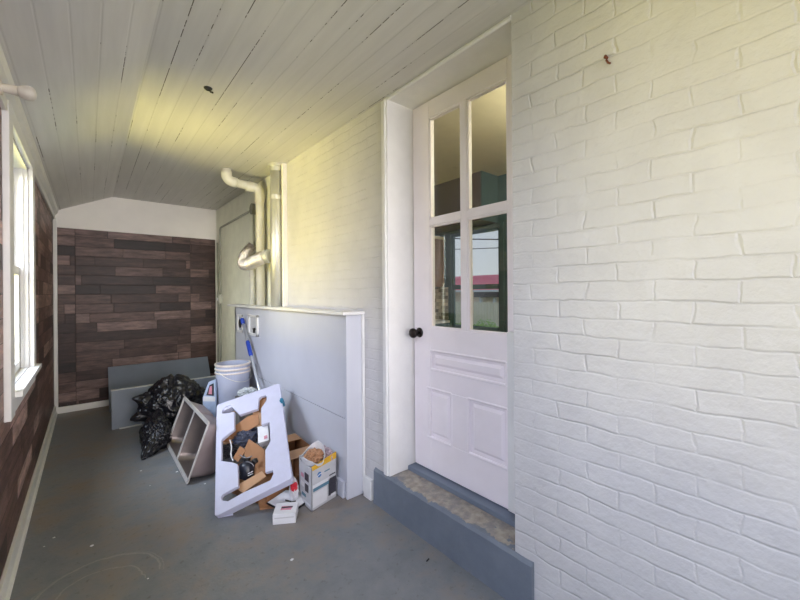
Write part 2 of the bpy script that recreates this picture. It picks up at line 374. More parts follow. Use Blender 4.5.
# ------------------------------------------------------------------ measurements
XR, XL, YB, ZC = 1.2236, -.262, 4.968, 2.214      # right wall, left wall, back wall, ceiling
YN = -2.0                                         # open end of the porch behind the camera
YD0, YD1, XD = .785, 1.535, 1.39                  # doorway, door face
WT = .26                                          # wall thickness

# ------------------------------------------------------------------ floor, walls, ceiling
b = B(); box(b, (XL - .2, YN, -.12), (XR + WT, YB + .15, 0)); struct('floor', b, FLOORM)

b = B()
box(b, (XR, YN, 0), (XR + WT, YD0, ZC)); box(b, (XR, YD1 + .035, 0), (XR + WT, 2.9, ZC))
box(b, (XR, YD0, 2.202), (XR + WT, YD1 + .035, ZC)); box(b, (XR + .02, YD0, 0), (XR + WT, YD1 + .035, .15))
wr_ = struct('wall_right', b, BRICK)
b = B(); box(b, (XR + .004, 2.9, 0), (XR + WT, YB + .15, ZC)); struct('wall_right_plaster', b, PLASTER, wr_)

b = B(); box(b, (XL - .2, YB + .012, 0), (XR, YB + .15, ZC + .1)); wb = struct('wall_back', b, GABLE)
b = B(); box(b, (XL, YB, .02), (1.205, YB + .012, 1.842)); struct('plank_panel', b, PLX, wb)

WY0, WY1, WZ0, WZ1 = 2.26, 2.99, .76, 1.90        # left window opening
b = B()
LW = XL - .12
for lo, hi in (((LW, 1.3, 0), (XL, WY0, 2.02)), ((LW, WY1, 0), (XL, YB + .012, 2.02)), ((LW, WY0, 0), (XL, WY1, WZ0)), ((LW, WY0, WZ1), (XL, WY1, 2.02)),
               ((LW, YN, 0), (XL, -1.3, 2.02)), ((LW, -1.3, 0), (XL, 1.3, .72)), ((LW, -1.3, 2.0), (XL, 1.3, 2.02))):
    box(b, lo, hi)
struct('wall_left', b, PLY)

# ceiling: flat boards over most of the width, sloping down to the left wall
XC = .2
b = B()
prof = [(XL - .2, 1.97), (XC, ZC), (XR + WT, ZC), (XR + WT, ZC + .12), (XC, ZC + .12), (XL - .2, 2.09)]
prof[0] = (XL - .13, ZC - (XC - XL + .13) * .47); prof[-1] = (XL - .13, prof[0][1] + .12)
r0 = [b.verts.new((x, YN, z)) for x, z in prof]; r1 = [b.verts.new((x, YB + .15, z)) for x, z in prof]
for i in range(6): b.faces.new((r0[i], r0[(i + 1) % 6], r1[(i + 1) % 6], r1[i]))
b.faces.new(r0[::-1]); b.faces.new(r1)
ceil = struct('ceiling', b, BOARDS)
hp = (.469, 2.049, ZC)
b = B(); lathe(b, [(0, ZC - .006), (.012, ZC - .010), (.019, ZC - .004), (.021, ZC + .002), (0, ZC + .002)], 14, Matrix.Translation((hp[0], hp[1], 0))); tube(b, [(hp[0], hp[1], ZC), (hp[0] + .012, hp[1] - .005, ZC - .018), (hp[0] + .02, hp[1] - .012, ZC - .022)], .005, 8)
obj('wire_hole', b, DARK, ceil, label='small dark hole with a cut wire stub')

# trims
b = B(); zc = 2.0 - .01
hexa(b, [(XL, YN, zc - .075), (XL + .016, YN, zc - .075), (XL + .016, YB, zc - .075), (XL, YB, zc - .075), (XL, YN, zc + .03), (XL + .016, YN, zc + .025), (XL + .016, YB, zc + .025), (XL, YB, zc + .03)])
crown = struct('trim_1', b, TRIM, bevel=.003)
b = B(); hexa(b, [(XL + .016, YN, zc - .03), (XL + .036, YN, zc - .012), (XL + .036, YB, zc - .012), (XL + .016, YB, zc - .03), (XL + .016, YN, zc + .025), (XL + .042, YN, zc + .03), (XL + .042, YB, zc + .03), (XL + .016, YB, zc + .025)])
struct('crown_moulding', b, TRIM, crown, bevel=.002)
b = B(); box(b, (XL, YB - .028, .062), (XL + .030, YB, 1.93)); struct('trim_2', b, TRIM, bevel=.005)
b = B(); box(b, (XL, YN, 0), (XL + .014, YB, .09)); bl = struct('baseboard_left', b, TRIM, bevel=.003)
b = B(); tube(b, [(XL + .014, YN, .008), (XL + .014, YB, .008)], .012, 8); struct('quarter_round', b, TRIM, bl)
b = B(); box(b, (XL, YB - .016, 0), (1.2, YB, .063)); struct('baseboard_back', b, TRIM, bevel=.003)

# ------------------------------------------------------------------ left window
w1 = structroot('window_1', (XL, 2.62, WZ0))
b = B(); c0 = .105
box(b, (XL, WY0 - c0, WZ0 - .10), (XL + .022, WY0, WZ1 + c0)); box(b, (XL, WY1, WZ0 - .02), (XL + .022, WY1 + c0, WZ1 + c0)); box(b, (XL, WY0, WZ1), (XL + .022, WY1, WZ1 + c0))
struct('casing', b, WHITE, w1, .003)
b = B(); box(b, (XL - .119, WY0 + .001, WZ0 - .024), (XL - .001, WY1 - .001, WZ0 + .001)); box(b, (XL, WY0, WZ0 - .025), (XL + .045, WY1 + c0 + .012, WZ0)); struct('sill', b, WHITE, w1, .003)
b = B(); box(b, (XL, WY0, WZ0 - .095), (XL + .018, WY1 + c0, WZ0 - .025)); struct('apron', b, WHITE, w1, .003)
b = B(); box(b, (LW, WY0, WZ0), (XL, WY0 + .014, WZ1)); box(b, (LW, WY1 - .014, WZ0), (XL, WY1, WZ1)); box(b, (LW, WY0, WZ1 - .014), (XL, WY1, WZ1))
box(b, (XL - .03, WY1 - .026, WZ0), (XL - .018, WY1 - .014, WZ1)); struct('jamb', b, WHITE, w1)
def sash(name, x0, x1, z0, z1):
    b = B(); y0, y1 = WY0 + .014, WY1 - .014; s = .045
    box(b, (x0, y0, z0), (x1, y0 + s, z1)); box(b, (x0, y1 - s, z0), (x1, y1, z1)); box(b, (x0, y0 + s, z0), (x1, y1 - s, z0 + s)); box(b, (x0, y0 + s, z1 - s), (x1, y1 - s, z1))
    o = struct(name, b, WHITE, w1, .003)
    b = B(); xm = (x0 + x1) / 2; box(b, (xm - .002, y0 + s - .004, z0 + s - .004), (xm + .002, y1 - s + .004, z1 - s + .004)); struct('pane', b, GLASS, o)
    return o
lo_ = sash('lower_sash', XL - .062, XL - .032, WZ0, 1.33)
sash('upper_sash', XL - .095, XL - .065, 1.29, WZ1 - .014)
b = B(); lathe(b, [(0, 0), (.012, 0), (.012, .008), (.005, .014), (0, .014)], 12, axisM((XL - .032, 2.62, 1.312), (1, 0, 0))); obj('sash_lock', b, BRONZE, lo_)

# unseen wide opening beside the camera, sized for the light it lets in, framed
b = B(); box(b, (LW - .01, 1.28, .72), (XL + .005, 1.3, 2.0)); box(b, (LW - .01, -1.32, .72), (XL + .005, -1.3, 2.0)); box(b, (LW - .02, -1.32, .70), (XL + .02, 1.32, .722))
struct('trim_3', b, WHITE)

# ------------------------------------------------------------------ doorway and door
b = B(); box(b, (XR - .006, YD1, .19), (XR + WT, YD1 + .035, 2.202)); jm = struct('trim_4', b, WHITE, bevel=.004)
b = B(); box(b, (XR - .014, YD1 + .012, .19), (XR + .001, YD1 + .045, 2.20)); struct('edge_bead', b, WHITE, jm, .005)
b = B(); box(b, (XR - .004, YD0, 2.198), (XD + .05, YD1, 2.204)); tube(b, [(XR + .002, YD0, 2.204), (XR + .002, YD1 + .03, 2.204)], .011, 10); struct('lintel_lip', b, WHITE, jm)
b = B(); box(b, (XD + .001, YD0, .19), (XD + .045, YD0 + .05, 2.198)); box(b, (XD - .035, YD0, .24), (XD - .002, YD0 + .118, 1.0)); struct('door_stop', b, WHITE, jm, .003)

d1 = structroot('door_1', (XD, 1.16, .222))
ZB, ZT, DT = .222, 2.190, .042
LY, RY = 1.522, .83
gy = ((1.398, 1.178), (1.142, .915))              # the two columns of panes
gz = ((.982, 1.524), (1.560, 2.098))
b = B()
def rail(y0, y1, z0, z1, x0=XD, x1=XD + DT): box(b, (x0, min(y0, y1), z0), (x1, max(y0, y1), z1))
rail(LY, 1.398, ZB, ZT); rail(.915, RY, ZB, ZT)
rail(1.398, .915, 2.098, ZT); rail(1.398, .915, .862, .982)
rail(1.398, .915, .66, .76); rail(1.398, .915, ZB, .395); rail(1.25, 1.145, .395, .66)
rail(1.178, 1.142, .982, 2.098); rail(1.398, 1.178, 1.524, 1.560); rail(1.142, .915, 1.524, 1.560)
body = struct('door_frame', b, DOORW, d1, .0025)
def panel(y0, y1, z0, z1, name):
    """sunk field with a raised centre and a quarter moulding round it"""
    bb = B(); lo, hi = min(y0, y1), max(y0, y1)
    box(bb, (XD + .014, lo, z0), (XD + DT - .008, hi, z1))
    k = .022; x = XD + .014
    hexa(bb, [(x, lo + k, z0 + k), (x, hi - k, z0 + k), (x, hi - k, z1 - k), (x, lo + k, z1 - k), (XD + .004, lo + k + .014, z0 + k + .014), (XD + .004, hi - k - .014, z0 + k + .014), (XD + .004, hi - k - .014, z1 - k - .014), (XD + .004, lo + k + .014, z1 - k - .014)])
    for p, q in (((lo, z0), (hi, z0)), ((lo, z1), (hi, z1)), ((lo, z0), (lo, z1)), ((hi, z0), (hi, z1))):
        tube(bb, [(XD + .005, p[0], p[1]), (XD + .005, q[0], q[1])], .008, 8)
    return struct(name, bb, DOORW, d1, .0015)
panel(1.398, .930, .76, .862, 'raised_panel'); panel(1.425, 1.25, .395, .66, 'raised_panel'); panel(1.145, .925, .395, .66, 'raised_panel')
for (a, c) in gy:
    for (z0, z1) in gz:
        bb = B(); box(bb, (XD + .018, c - .004, z0 - .004), (XD + .022, a + .004, z1 + .004)); struct('pane', bb, DGLASS, d1)
        bb = B()
        for lo, hi in (((XD + .004, c, z0), (XD + .018, c + .009, z1)), ((XD + .004, a - .009, z0), (XD + .018, a, z1)), ((XD + .004, c, z0), (XD + .018, a, z0 + .009)), ((XD + .004, c, z1 - .009), (XD + .018, a, z1))): box(bb, lo, hi)
        struct('glazing_bead', bb, DOORW, d1, .002)
bb = B(); lathe(bb, [(0, 0), (.027, 0), (.027, .004), (.02, .009), (0, .009)], 24, axisM((XD, 1.478, .95), (-1, 0, 0))); rose = obj('knob_rose', bb, BRONZE, d1, smooth=True)
bb = B(); lathe(bb, [(0, .009), (.010, .009), (.010, .028), (.020, .034), (.027, .045), (.026, .056), (.018, .064), (0, .066)], 24, axisM((XD, 1.478, .95), (-1, 0, 0))); obj('door_knob', bb, BRONZE, d1, smooth=True, label='dark bronze door knob')

b = B(); box(b, (XD - .045, YD0, .185), (XD + .08, YD1, .214)); struct('trim_5', b, GREYB, bevel=.004)   # threshold

# concrete step
s = B()
n = 40; ptsf = []
for i in range(n + 1):
    y = .708 + (1.668 - .708) * i / n
    ptsf.append((1.209 + noise.noise((y * 9, 3, 1)) * .003, y, .192 + noise.noise((y * 14, 7, 2)) * .004))
ring = []
for (x, y, z) in ptsf:
    ring.append([s.verts.new((x - .004, y, 0)), s.verts.new((x, y, z - .012)), s.verts.new((x + .012, y, z)), s.verts.new((XD + .03 if YD0 < y < YD1 else XR + .02, y, .19)), s.verts.new((XD + .03 if YD0 < y < YD1 else XR + .02, y, 0))])
for p, q in zip(ring, ring[1:]):
    for k in range(5): s.faces.new((p[k], q[k], q[(k + 1) % 5], p[(k + 1) % 5]))
s.faces.new(ring[0]); s.faces.new(ring[-1][::-1])
st = obj('concrete_step', s, STEPM); tag(st, 'grey painted concrete step with worn tread below the white door', 'step')

# rusty nail on the brick
b = B(); tube(b, [(XR + .01, .452, 1.888), (XR - .016, .450, 1.886), (XR - .020, .449, 1.880)], .0045, 8); tube(b, [(XR - .004, .452, 1.880), (XR - .006, .446, 1.868), (XR - .004, .440, 1.864)], .003, 6)
tag(obj('bent_nail', b, RUST), 'rusty bent nail stuck high in the white brick wall', 'nail')

# ------------------------------------------------------------------ wall lamp by the crown
t = thing('wall_lamp', 'off-white bare bulb in a socket on the left wall above the window', 'lamp', (XL + .016, 1.95, 1.925))
ax = Vector((.105, 0, .004)).normalized(); p0 = Vector((XL + .016, 1.95, 1.924))
b = B(); lathe(b, [(0, 0), (.026, 0), (.026, .012), (0, .012)], 24, axisM(p0, ax)); obj('base', b, SOCKET, t, smooth=False, bevel=.002)
b = B(); lathe(b, [(0, .012), (.015, .012), (.0165, .038), (.0185, .05), (0, .05)], 24, axisM(p0, ax)); obj('socket', b, SOCKET, t)
b = B(); lathe(b, [(0, .05), (.017, .05), (.021, .058), (.0265, .07), (.0275, .08), (.025, .091), (.016, .099), (0, .102)], 24, axisM(p0, ax)); obj('bulb', b, BULB, t, smooth=True, label='dusty unlit bulb')

# ------------------------------------------------------------------ boxed-in half wall for the laundry pipes
XK, KY0, KY1, KZ = 1.11, 1.785, 3.86, 1.045
kw = thing('pipe_chase', 'white boxed half wall with a ledge hiding the laundry pipes', 'half wall', (1.165, 2.8, 0))
b = B(); box(b, (XK + .004, KY0 + .02, .455), (XK + .02, KY1, KZ)); obj('upper_panel', b, KNEEW, kw)
b = B(); hexa(b, [(XK + .006, KY0 + .02, 0), (XK + .02, KY0 + .02, 0), (XK + .02, KY1, 0), (XK + .006, KY1, 0), (XK + .006, KY0 + .02, .449), (XK + .02, KY0 + .02, .449), (XK + .02, KY1, .449), (XK + .006, KY1, .449)]); obj('lower_panel', b, KNEEW, kw, .001)
b = B(); box(b, (XK, KY0, 0), (XR - .006, KY0 + .02, KZ)); obj('end_post', b, KNEEW, kw, .003)
b = B(); box(b, (XR - .014, KY0 - .018, .02), (XR, KY0 + .0, KZ)); box(b, (XR - .02, 1.69, 0), (XR, 1.765, .115)); obj('scribe_trim', b, WHITE, kw, .003)
b = B(); box(b, (XK - .032, KY0 - .022, KZ), (XR, 4.0, KZ + .019)); obj('ledge', b, WHITE, kw, .004)
b = B(); box(b, (XK - .012, KY0 + .03, 0), (XK + .006, KY1, .092)); obj('skirting', b, KNEEW, kw, .003)
b = B(); box(b, (XK + .004, KY1 - .02, 0), (XR, KY1, KZ)); obj('far_end', b, KNEEW, kw)
b = B(); y0, y1, z0, z1 = 3.2, 3.45, .80, .985
box(b, (XK - .008, y0, z0), (XK + .006, y0 + .035, z1)); box(b, (XK - .008, y1 - .035, z0), (XK + .006, y1, z1)); box(b, (XK - .008, y0, z0), (XK + .006, y1, z0 + .022)); box(b, (XK - .008, y0, z1 - .022), (XK + .006, y1, z1))
ob = obj('outlet_box_frame', b, WHITE, kw, .002)
b = B(); box(b, (XK + .003, y0 + .03, z0 + .02), (XK + .005, y1 - .03, z1 - .02)); obj('outlet_box_back', b, PAPERG, ob)
b = B(); tube(b, [(XK + .004, 3.28, .86), (XK - .012, 3.28, .86)], .012, 10); tube(b, [(XK - .008, 3.28, .86), (XK - .008, 3.28, .828)], .009, 10); tube(b, [(XK - .01, 3.255, .862), (XK - .01, 3.305, .862)], .005, 8); obj('valve', b, DARK, ob, label='dark water valve')
b = B(); lathe(b, [(0, 0), (.042, 0), (.042, .005), (.03, .006), (0, .006)], 20, axisM((XK + .004, 3.70, .885), (-1, 0, 0))); hl = obj('dryer_outlet', b, DARK, kw, label='round black outlet')
b = B()
for (a, c, z0, z1) in ((3.62, 3.645, .80, .97), (3.755, 3.78, .80, .97), (3.62, 3.78, .95, .97), (3.62, 3.78, .80, .82)): box(b, (XK - .002, a, z0), (XK + .005, c, z1))
obj('outlet_plate', b, WHITE, kw, .001)

# ------------------------------------------------------------------ pipes above the ledge
ZL = KZ + .019
t = thing('vent_pipe', 'white plastic vent pipe elbowing from the ledge into the ceiling', 'pipe', (1.17, 3.30, ZL))
px, py, pr, zt = 1.168, 3.30, .036, 2.105
path = [(px, py, ZL), (px, py, zt - .06)] + arc((px - .06, py, zt - .06), (.06, 0, 0), (0, 0, .06))[1:] + [(.94, py - .01, zt + .012)]
path = path + arc((.94, py - .01, zt + .062), (0, 0, -.05), (-.05, 0, 0))[1:] + [(.89, py - .01, ZC)]
b = B(); tube(b, path, pr, 18); obj('pipe', b, PVC, t, smooth=True)
b = B(); tube(b, [(px, py, zt - .13), (px, py, zt - .055)] + arc((px - .055, py, zt - .055), (.055, 0, 0), (0, 0, .055))[1:] + [(px - .12, py, zt)], pr + .006, 18); obj('elbow', b, PVC, t, smooth=True)
b = B(); tube(b, [(.97, py - .01, zt + .010)] + arc((.945, py - .01, zt + .062), (0, 0, -.05), (-.055, 0, 0)) + [(.89, py - .01, zt + .09)], pr + .006, 18); obj('elbow', b, PVC, t, smooth=True)

t = thing('drain_pipe', 'short thin cream pipe on the ledge under the foil hose', 'pipe', (1.19, 3.60, ZL))
b = B(); tube(b, [(1.185, 3.555, ZL), (1.185, 3.555, 1.39)], .026, 14); obj('pipe', b, PVC, t, smooth=True)
b = B(); tube(b, [(1.185, 3.555, 1.33), (1.185, 3.555, 1.40)], .031, 14); obj('coupling', b, PVC, t, smooth=False)

t = thing('flue_pipe', 'tall galvanised metal flue pipe rising from ledge to ceiling', 'pipe', (1.168, 2.93, ZL))
b = B(); tube(b, [(1.168, 2.93, ZL), (1.168, 2.93, ZC)], .046, 24); obj('pipe', b, GALV, t, smooth=True)
for z in (1.62, 1.93, 2.16):
    b = B(); tube(b, [(1.168, 2.93, z), (1.168, 2.93, z + .035)], .049, 24); obj('joint_band', b, GALV, t, smooth=False)
b = B(); tube(b, [(1.168, 2.93, ZC - .02), (1.168, 2.93, ZC)], .064, 24); obj('ceiling_collar', b, GALV, t)
b = B(); box(b, (1.19, 2.845, ZL), (XR + .004, 2.875, ZC)); obj('corner_board', b, GABLE, t, .003, label='cream corner board behind the flue')

t = thing('foil_duct', 'crinkled silver foil hose curving into the side of the flue', 'duct', (1.15, 3.4, 1.3))
hp_ = []
key = [(1.19, 3.55, 1.63), (1.16, 3.56, 1.58), (1.11, 3.53, 1.51), (1.08, 3.46, 1.445), (1.075, 3.36, 1.43), (1.08, 3.25, 1.44), (1.095, 3.12, 1.46), (1.12, 3.01, 1.475)]
def spline(k, n):
    out = []
    for i in range(len(k) - 1):
        p0, p1, p2, p3 = (Vector(k[max(0, i - 1)]), Vector(k[i]), Vector(k[i + 1]), Vector(k[min(len(k) - 1, i + 2)]))
        for j in range(n):
            u = j / n
            out.append(.5 * ((2 * p1) + (p2 - p0) * u + (2 * p0 - 5 * p1 + 4 * p2 - p3) * u * u + (3 * p1 - p0 - 3 * p2 + p3) * u ** 3))
    out.append(Vector(k[-1])); return out
pp = spline(key, 8); rr = [.047 + (.008 if i % 2 == 0 else -.008) + random.uniform(-.002, .002) for i in range(len(pp))]
b = B(); tube(b, pp, rr, 20); obj('hose', b, FOIL, t, smooth=False)
b = B(); tube(b, [pp[-2], (1.135, 2.985, 1.48)], .056, 20); obj('hose_clamp', b, GALV, t)

t = thing('conduit_run', 'thin painted conduit with metal box on plaster wall of the far corner', 'conduit', (1.21, 4.3, 0))
b = B(); xc = XR - .010
tube(b, [(xc, 3.64, 1.98), (xc, 4.73, 1.965)] + [(xc, q.y, q.z) for q in arc((xc, 4.73, 1.915), (0, 0, .05), (0, .05, 0))][1:] + [(xc, 4.78, 1.15)], .011, 10); obj('upper_conduit', b, CONDUIT, t, smooth=True)
b = B(); tube(b, [(xc, 4.78, 1.06), (xc, 4.78, .02)], .011, 10); tube(b, [(xc, 4.90, 1.80), (xc, 4.90, .02)], .011, 10); obj('lower_conduit', b, CONDUIT, t, smooth=True)
b = B(); tube(b, [(xc, 3.60, 1.93), (xc, 3.60, 1.6)], .009, 10); obj('drop_conduit', b, CONDUIT, t, smooth=True)
b = B(); lathe(b, [(0, 0), (.052, 0), (.052, .035), (.046, .038), (0, .038)], 20, axisM((XR + .004, 3.60, 1.98), (-1, 0, 0))); obj('junction_box', b, BOXG, t)
b = B(); box(b, (XR - .04, 4.745, 1.055), (XR + .004, 4.815, 1.16)); ob = obj('switch_box', b, CONDUIT, t, .004)
b = B(); box(b, (XR - .048, 4.765, 1.09), (XR - .038, 4.795, 1.125)); obj('switch', b, PAPERW, ob)
b = B(); box(b, (XR - .03, 4.82, 1.10), (XR + .004, 4.88, 1.12)); obj('side_clip', b, DARK, t)

# ------------------------------------------------------------------ boards leaning by the back wall
def leaning(name, label, x0, x1, yb, yt, h, th):
    b = B(); k = 1
    hexa(b, [(x0, yb, 0), (x1, yb, 0), (x1, yb + th, .004), (x0, yb + th, .004), (x0, yt, h), (x1, yt, h), (x1, yt + th, h + .002), (x0, yt + th, h + .002)])
    root = obj(name, b, GREYB, None, .001); tag(root, label, 'board', 'grey boards by the back wall'); return root
r = leaning('wide_board', 'wide grey painted board leaning on the dark plank back wall', .152, 1.10, 4.66, 4.92, .41, .018)
f = leaning('narrow_board', 'lower grey board with pale top edge standing in front of another board', .148, 1.00, 4.05, 4.14, .318, .03)
b = B(); hexa(b, [(.148, 4.137, .317), (1.0, 4.137, .317), (1.0, 4.171, .320), (.148, 4.171, .320), (.148, 4.138, .3225), (1.0, 4.138, .3225), (1.0, 4.170, .3245), (.148, 4.170, .3245)]); obj('top_edge', b, BOARDEDGE, f, label='pale scuffed top edge')
b = B(); box(b, (.20, 4.025, .0), (.36, 4.043, .009)); tag(obj('wood_strip', b, BOARDEDGE), 'short pale strip of wood at the foot of the grey boards', 'wood strip')

# ------------------------------------------------------------------ black rubbish bags
def bag(name, label, c, rad, tips, seed, rot=0.0):
    bm = B(); bmesh.ops.create_icosphere(bm, subdivisions=6, radius=1)
    so = Vector((seed, seed * .7, seed * 1.3))
    for v in bm.verts:
        d = v.co.normalized()
        w = Vector((noise.noise(d * 3 + so), noise.noise(d * 3 + so * 2), noise.noise(d * 3 - so))) * .35
        n1 = noise.noise(d * 1.5 + so)
        n2 = 1 - abs(noise.noise((d + w) * 2.6 + so)) * 2.6
        n3 = 1 - abs(noise.noise((d + w) * 6 - so)) * 2.4
        n4 = 1 - abs(noise.noise((d + w) * 14 + so)) * 2
        r = 1 + .12 * n1 + .095 * n2 + .034 * n3 + .006 * n4
        q = Vector((d.x * rad[0], d.y * rad[1], d.z * rad[2])) * r
        for (tv, amt, sharp) in tips:
            t_ = Vector(tv).normalized(); a = max(0, d.dot(t_)) ** sharp
            q += t_ * amt * a
        v.co = q + Vector(c)
        if v.co.z < .004: v.co.z = .004 + abs(noise.noise(v.co * 20)) * .003
    o = obj(name, bm, BAGM, None, smooth=True); return tag(o, label, 'rubbish bag', 'black rubbish bags')
bag('rubbish_bag', 'large black bin bag slumped before the grey boards', (.575, 3.78, .185), (.225, .19, .20), [((-1, -.05, .42), .10, 40), ((-.95, -.25, -.12), .10, 45), ((.0, .1, 1), .07, 4), ((1, -.1, .1), .06, 10)], 2.3)
bag('rubbish_bag', 'smaller black bin bag flat on the floor left of the sink', (.40, 3.42, .08), (.10, .17, .13), [((-.62, -1, -.35), .13, 12), ((.2, .6, .7), .06, 5)], 5.1)

# ------------------------------------------------------------------ stainless double sink on its long edge
sk = thing('kitchen_sink', 'stainless double bowl sink tipped on edge between bin bag and white foam', 'sink', (.52, 2.95, 0))
Lx, Sx = .775, .366
ez = Vector((.124, 0, .345)).normalized(); ey = Vector((0, -1, 0)); en = ey.cross(ez)
if en.x > 0: en = -en
SM = Matrix(((ey.x, ez.x, en.x, .456), (ey.y, ez.y, en.y, 3.338), (ey.z, ez.z, en.z, .012), (0, 0, 0, 1)))
def rrect(a0, b0, a1, b1, r, z, n=5):
    out = []
    for cx, cy, st_ in ((a1 - r, b1 - r, 0), (a0 + r, b1 - r, 90), (a0 + r, b0 + r, 180), (a1 - r, b0 + r, 270)):
        for k in range(n + 1):
            t_ = math.radians(st_ + 90 * k / n); out.append(Vector((cx + r * math.cos(t_), cy + r * math.sin(t_), z)))
    return out
def loft(bm, loops, cap=True):
    rs = [[bm.verts.new(p) for p in lp] for lp in loops]; n = len(rs[0])
    for p, q in zip(rs, rs[1:]):
        for k in range(n): bm.faces.new((p[k], p[(k + 1) % n], q[(k + 1) % n], q[k]))
    if cap: bm.faces.new(rs[-1])
    return rs
bowls = ((.016, .380), (.395, .759)); DP = .165
b = B()
# rim: deck with two openings as strips
outer = rrect(0, 0, Lx, Sx, .022, 0)
def rect(a0, b0, a1, b1, z=0): box(b, (a0, b0, z - .002), (a1, b1, z + .002))
rect(.006, 0, Lx - .006, .022); rect(.006, Sx - .022, Lx - .006, Sx); rect(0, .01, .024, Sx - .01); rect(Lx - .024, .01, Lx, Sx - .01); rect(.372, .02, .403, Sx - .02)
for (p, q) in (((.004, 0), (Lx - .004, 0)), ((.004, Sx), (Lx - .004, Sx)), ((0, .004), (0, Sx - .004)), ((Lx, .004), (Lx, Sx - .004))):
    tube(b, [(p[0], p[1], .001), (q[0], q[1], .001)], .0055, 8)
bmesh.ops.transform(b, matrix=SM, verts=b.verts[:]); obj('rim', b, plain('highlit_steel_rim', srgb(214, 208, 204), .4, .4), sk, .0008, label='pale thin rim')  # rim highlight painted as paler steel than the bowls
for a0, a1 in bowls:
    b = B()
    loops = [rrect(a0, .016, a1, Sx - .016, .045, .0), rrect(a0 + .003, .019, a1 - .003, Sx - .019, .045, -.012), rrect(a0 + .013, .033, a1 - .013, Sx - .033, .05, -DP + .03), rrect(a0 + .022, .054, a1 - .022, Sx - .054, .05, -DP + .008), rrect(a0 + .045, .078, a1 - .045, Sx - .078, .04, -DP)]
    loft(b, loops); bmesh.ops.transform(b, matrix=SM, verts=b.verts[:])
    bo = obj('bowl', b, STEEL, sk, smooth=True)
    b = B()
    lp2 = [rrect(p[0], p[1], p[2], p[3], p[4], p[5]) for p in ((a0 - .003, .013, a1 + .003, Sx - .013, .045, -.003), (a0 + .010, .030, a1 - .010, Sx - .030, .05, -DP + .03), (a0 + .019, .051, a1 - .019, Sx - .051, .05, -DP + .004), (a0 + .045, .078, a1 - .045, Sx - .078, .04, -DP - .004))]
    loft(b, lp2); bmesh.ops.transform(b, matrix=SM, verts=b.verts[:]); obj('bowl_underside', b, UNDERC, bo, smooth=True, label='dull pinkish underside')
    b = B(); lathe(b, [(0, -DP + .001), (.032, -DP + .001), (.044, -DP + .004), (.046, -DP + .001)], 24, SM @ Matrix.Translation(((a0 + a1) / 2, Sx / 2, 0))); obj('drain', b, DARK, bo)

# ------------------------------------------------------------------ white moulded foam panel with an X-shaped opening
FO = Vector((.4902, 2.0745, .02))
FMx = Matrix(((.831, .2227, -.5098, FO.x), (-.4229, .8483, -.3187, FO.y), (.3614, .4804, .7991, FO.z), (0, 0, 0, 1))).transposed().transposed()
FMx = Matrix(((.831, .2227, -.5098, FO.x), (-.4229, .8483, -.3187, FO.y), (.3614, .4804, .7991, FO.z), (0, 0, 0, 1)))
# columns of the printed matrix are the panel axes
hole = [(.038, .700), (.039, .728), (.061, .750), (.093, .746), (.12, .688), (.152, .622), (.272, .607), (.286, .690), (.302, .705), (.330, .698), (.340, .675), (.333, .645), (.294, .598), (.284, .457), (.334, .451), (.326, .306), (.29, .26), (.277, .114), (.317, .108), (.319, .083), (.298, .054), (.265, .055), (.156, .060), (.07, .052), (.038, .073), (.032, .095), (.042, .106), (.125, .11), (.127, .251), (.103, .278), (.034, .327), (.034, .484), (.115, .522), (.119, .671)]
outl = [(.012, 0), (.402, .004), (.414, .014), (.438, .742), (.428, .756), (.014, .803), (0, .79), (0, .012)]
fp = thing('foam_panel', 'white moulded foam packing panel with X-shaped cutouts propped over the rubbish', 'packaging', (FO.x, FO.y, 0))
def fpt(a, c, z=0): return FMx @ Vector((a, c, z))
def extr(bm, loops, z0, z1):
    """polygon with a hole, given thickness"""
    es = []; vs = []
    for lp in loops:
        q = [bm.verts.new((x, y, z1)) for x, y in lp]; vs.append(q)
        es += [bm.edges.new((q[i], q[(i + 1) % len(q)])) for i in range(len(q))]
    r = bmesh.ops.triangle_fill(bm, use_beauty=True, use_dissolve=False, edges=es)
    fs = [g for g in r['geom'] if isinstance(g, bmesh.types.BMFace)]
    e = bmesh.ops.extrude_face_region(bm, geom=fs)
    for v in e['geom']:
        if isinstance(v, bmesh.types.BMVert): v.co.z = z0
b = B(); extr(b, [outl, hole[::-1]], -.022, 0); bmesh.ops.transform(b, matrix=FMx, verts=b.verts[:])
obj('panel', b, FOAM, fp, .003)
b = B()
for lo, hi in (((.004, .004, -.05), (.405, .024, -.006)), ((.392, .02, -.05), (.411, .745, -.006)), ((.004, .02, -.05), (.022, .78, -.006)), ((.02, .73, -.05), (.41, .75, -.006))):
    box(b, lo, hi, FMx)
obj('edge_flange', b, FOAM, fp, .004)
b = B(); box(b, (.02, -.006, -.062), (.07, .05, -.048), FMx)
for v in b.verts: v.co.z = max(v.co.z, .001)
obj('foot_pad', b, FOAM, fp, .003)
b = B(); box(b, (.424, .56, -.035), (.440, .605, .003), FMx); box(b, (.42, .575, .0), (.445, .59, .006), FMx); tag(obj('blue_clip', b, plain('teal_plastic', srgb(40, 110, 140), .4)), 'small teal plastic clip on right edge of the white foam panel', 'clip')

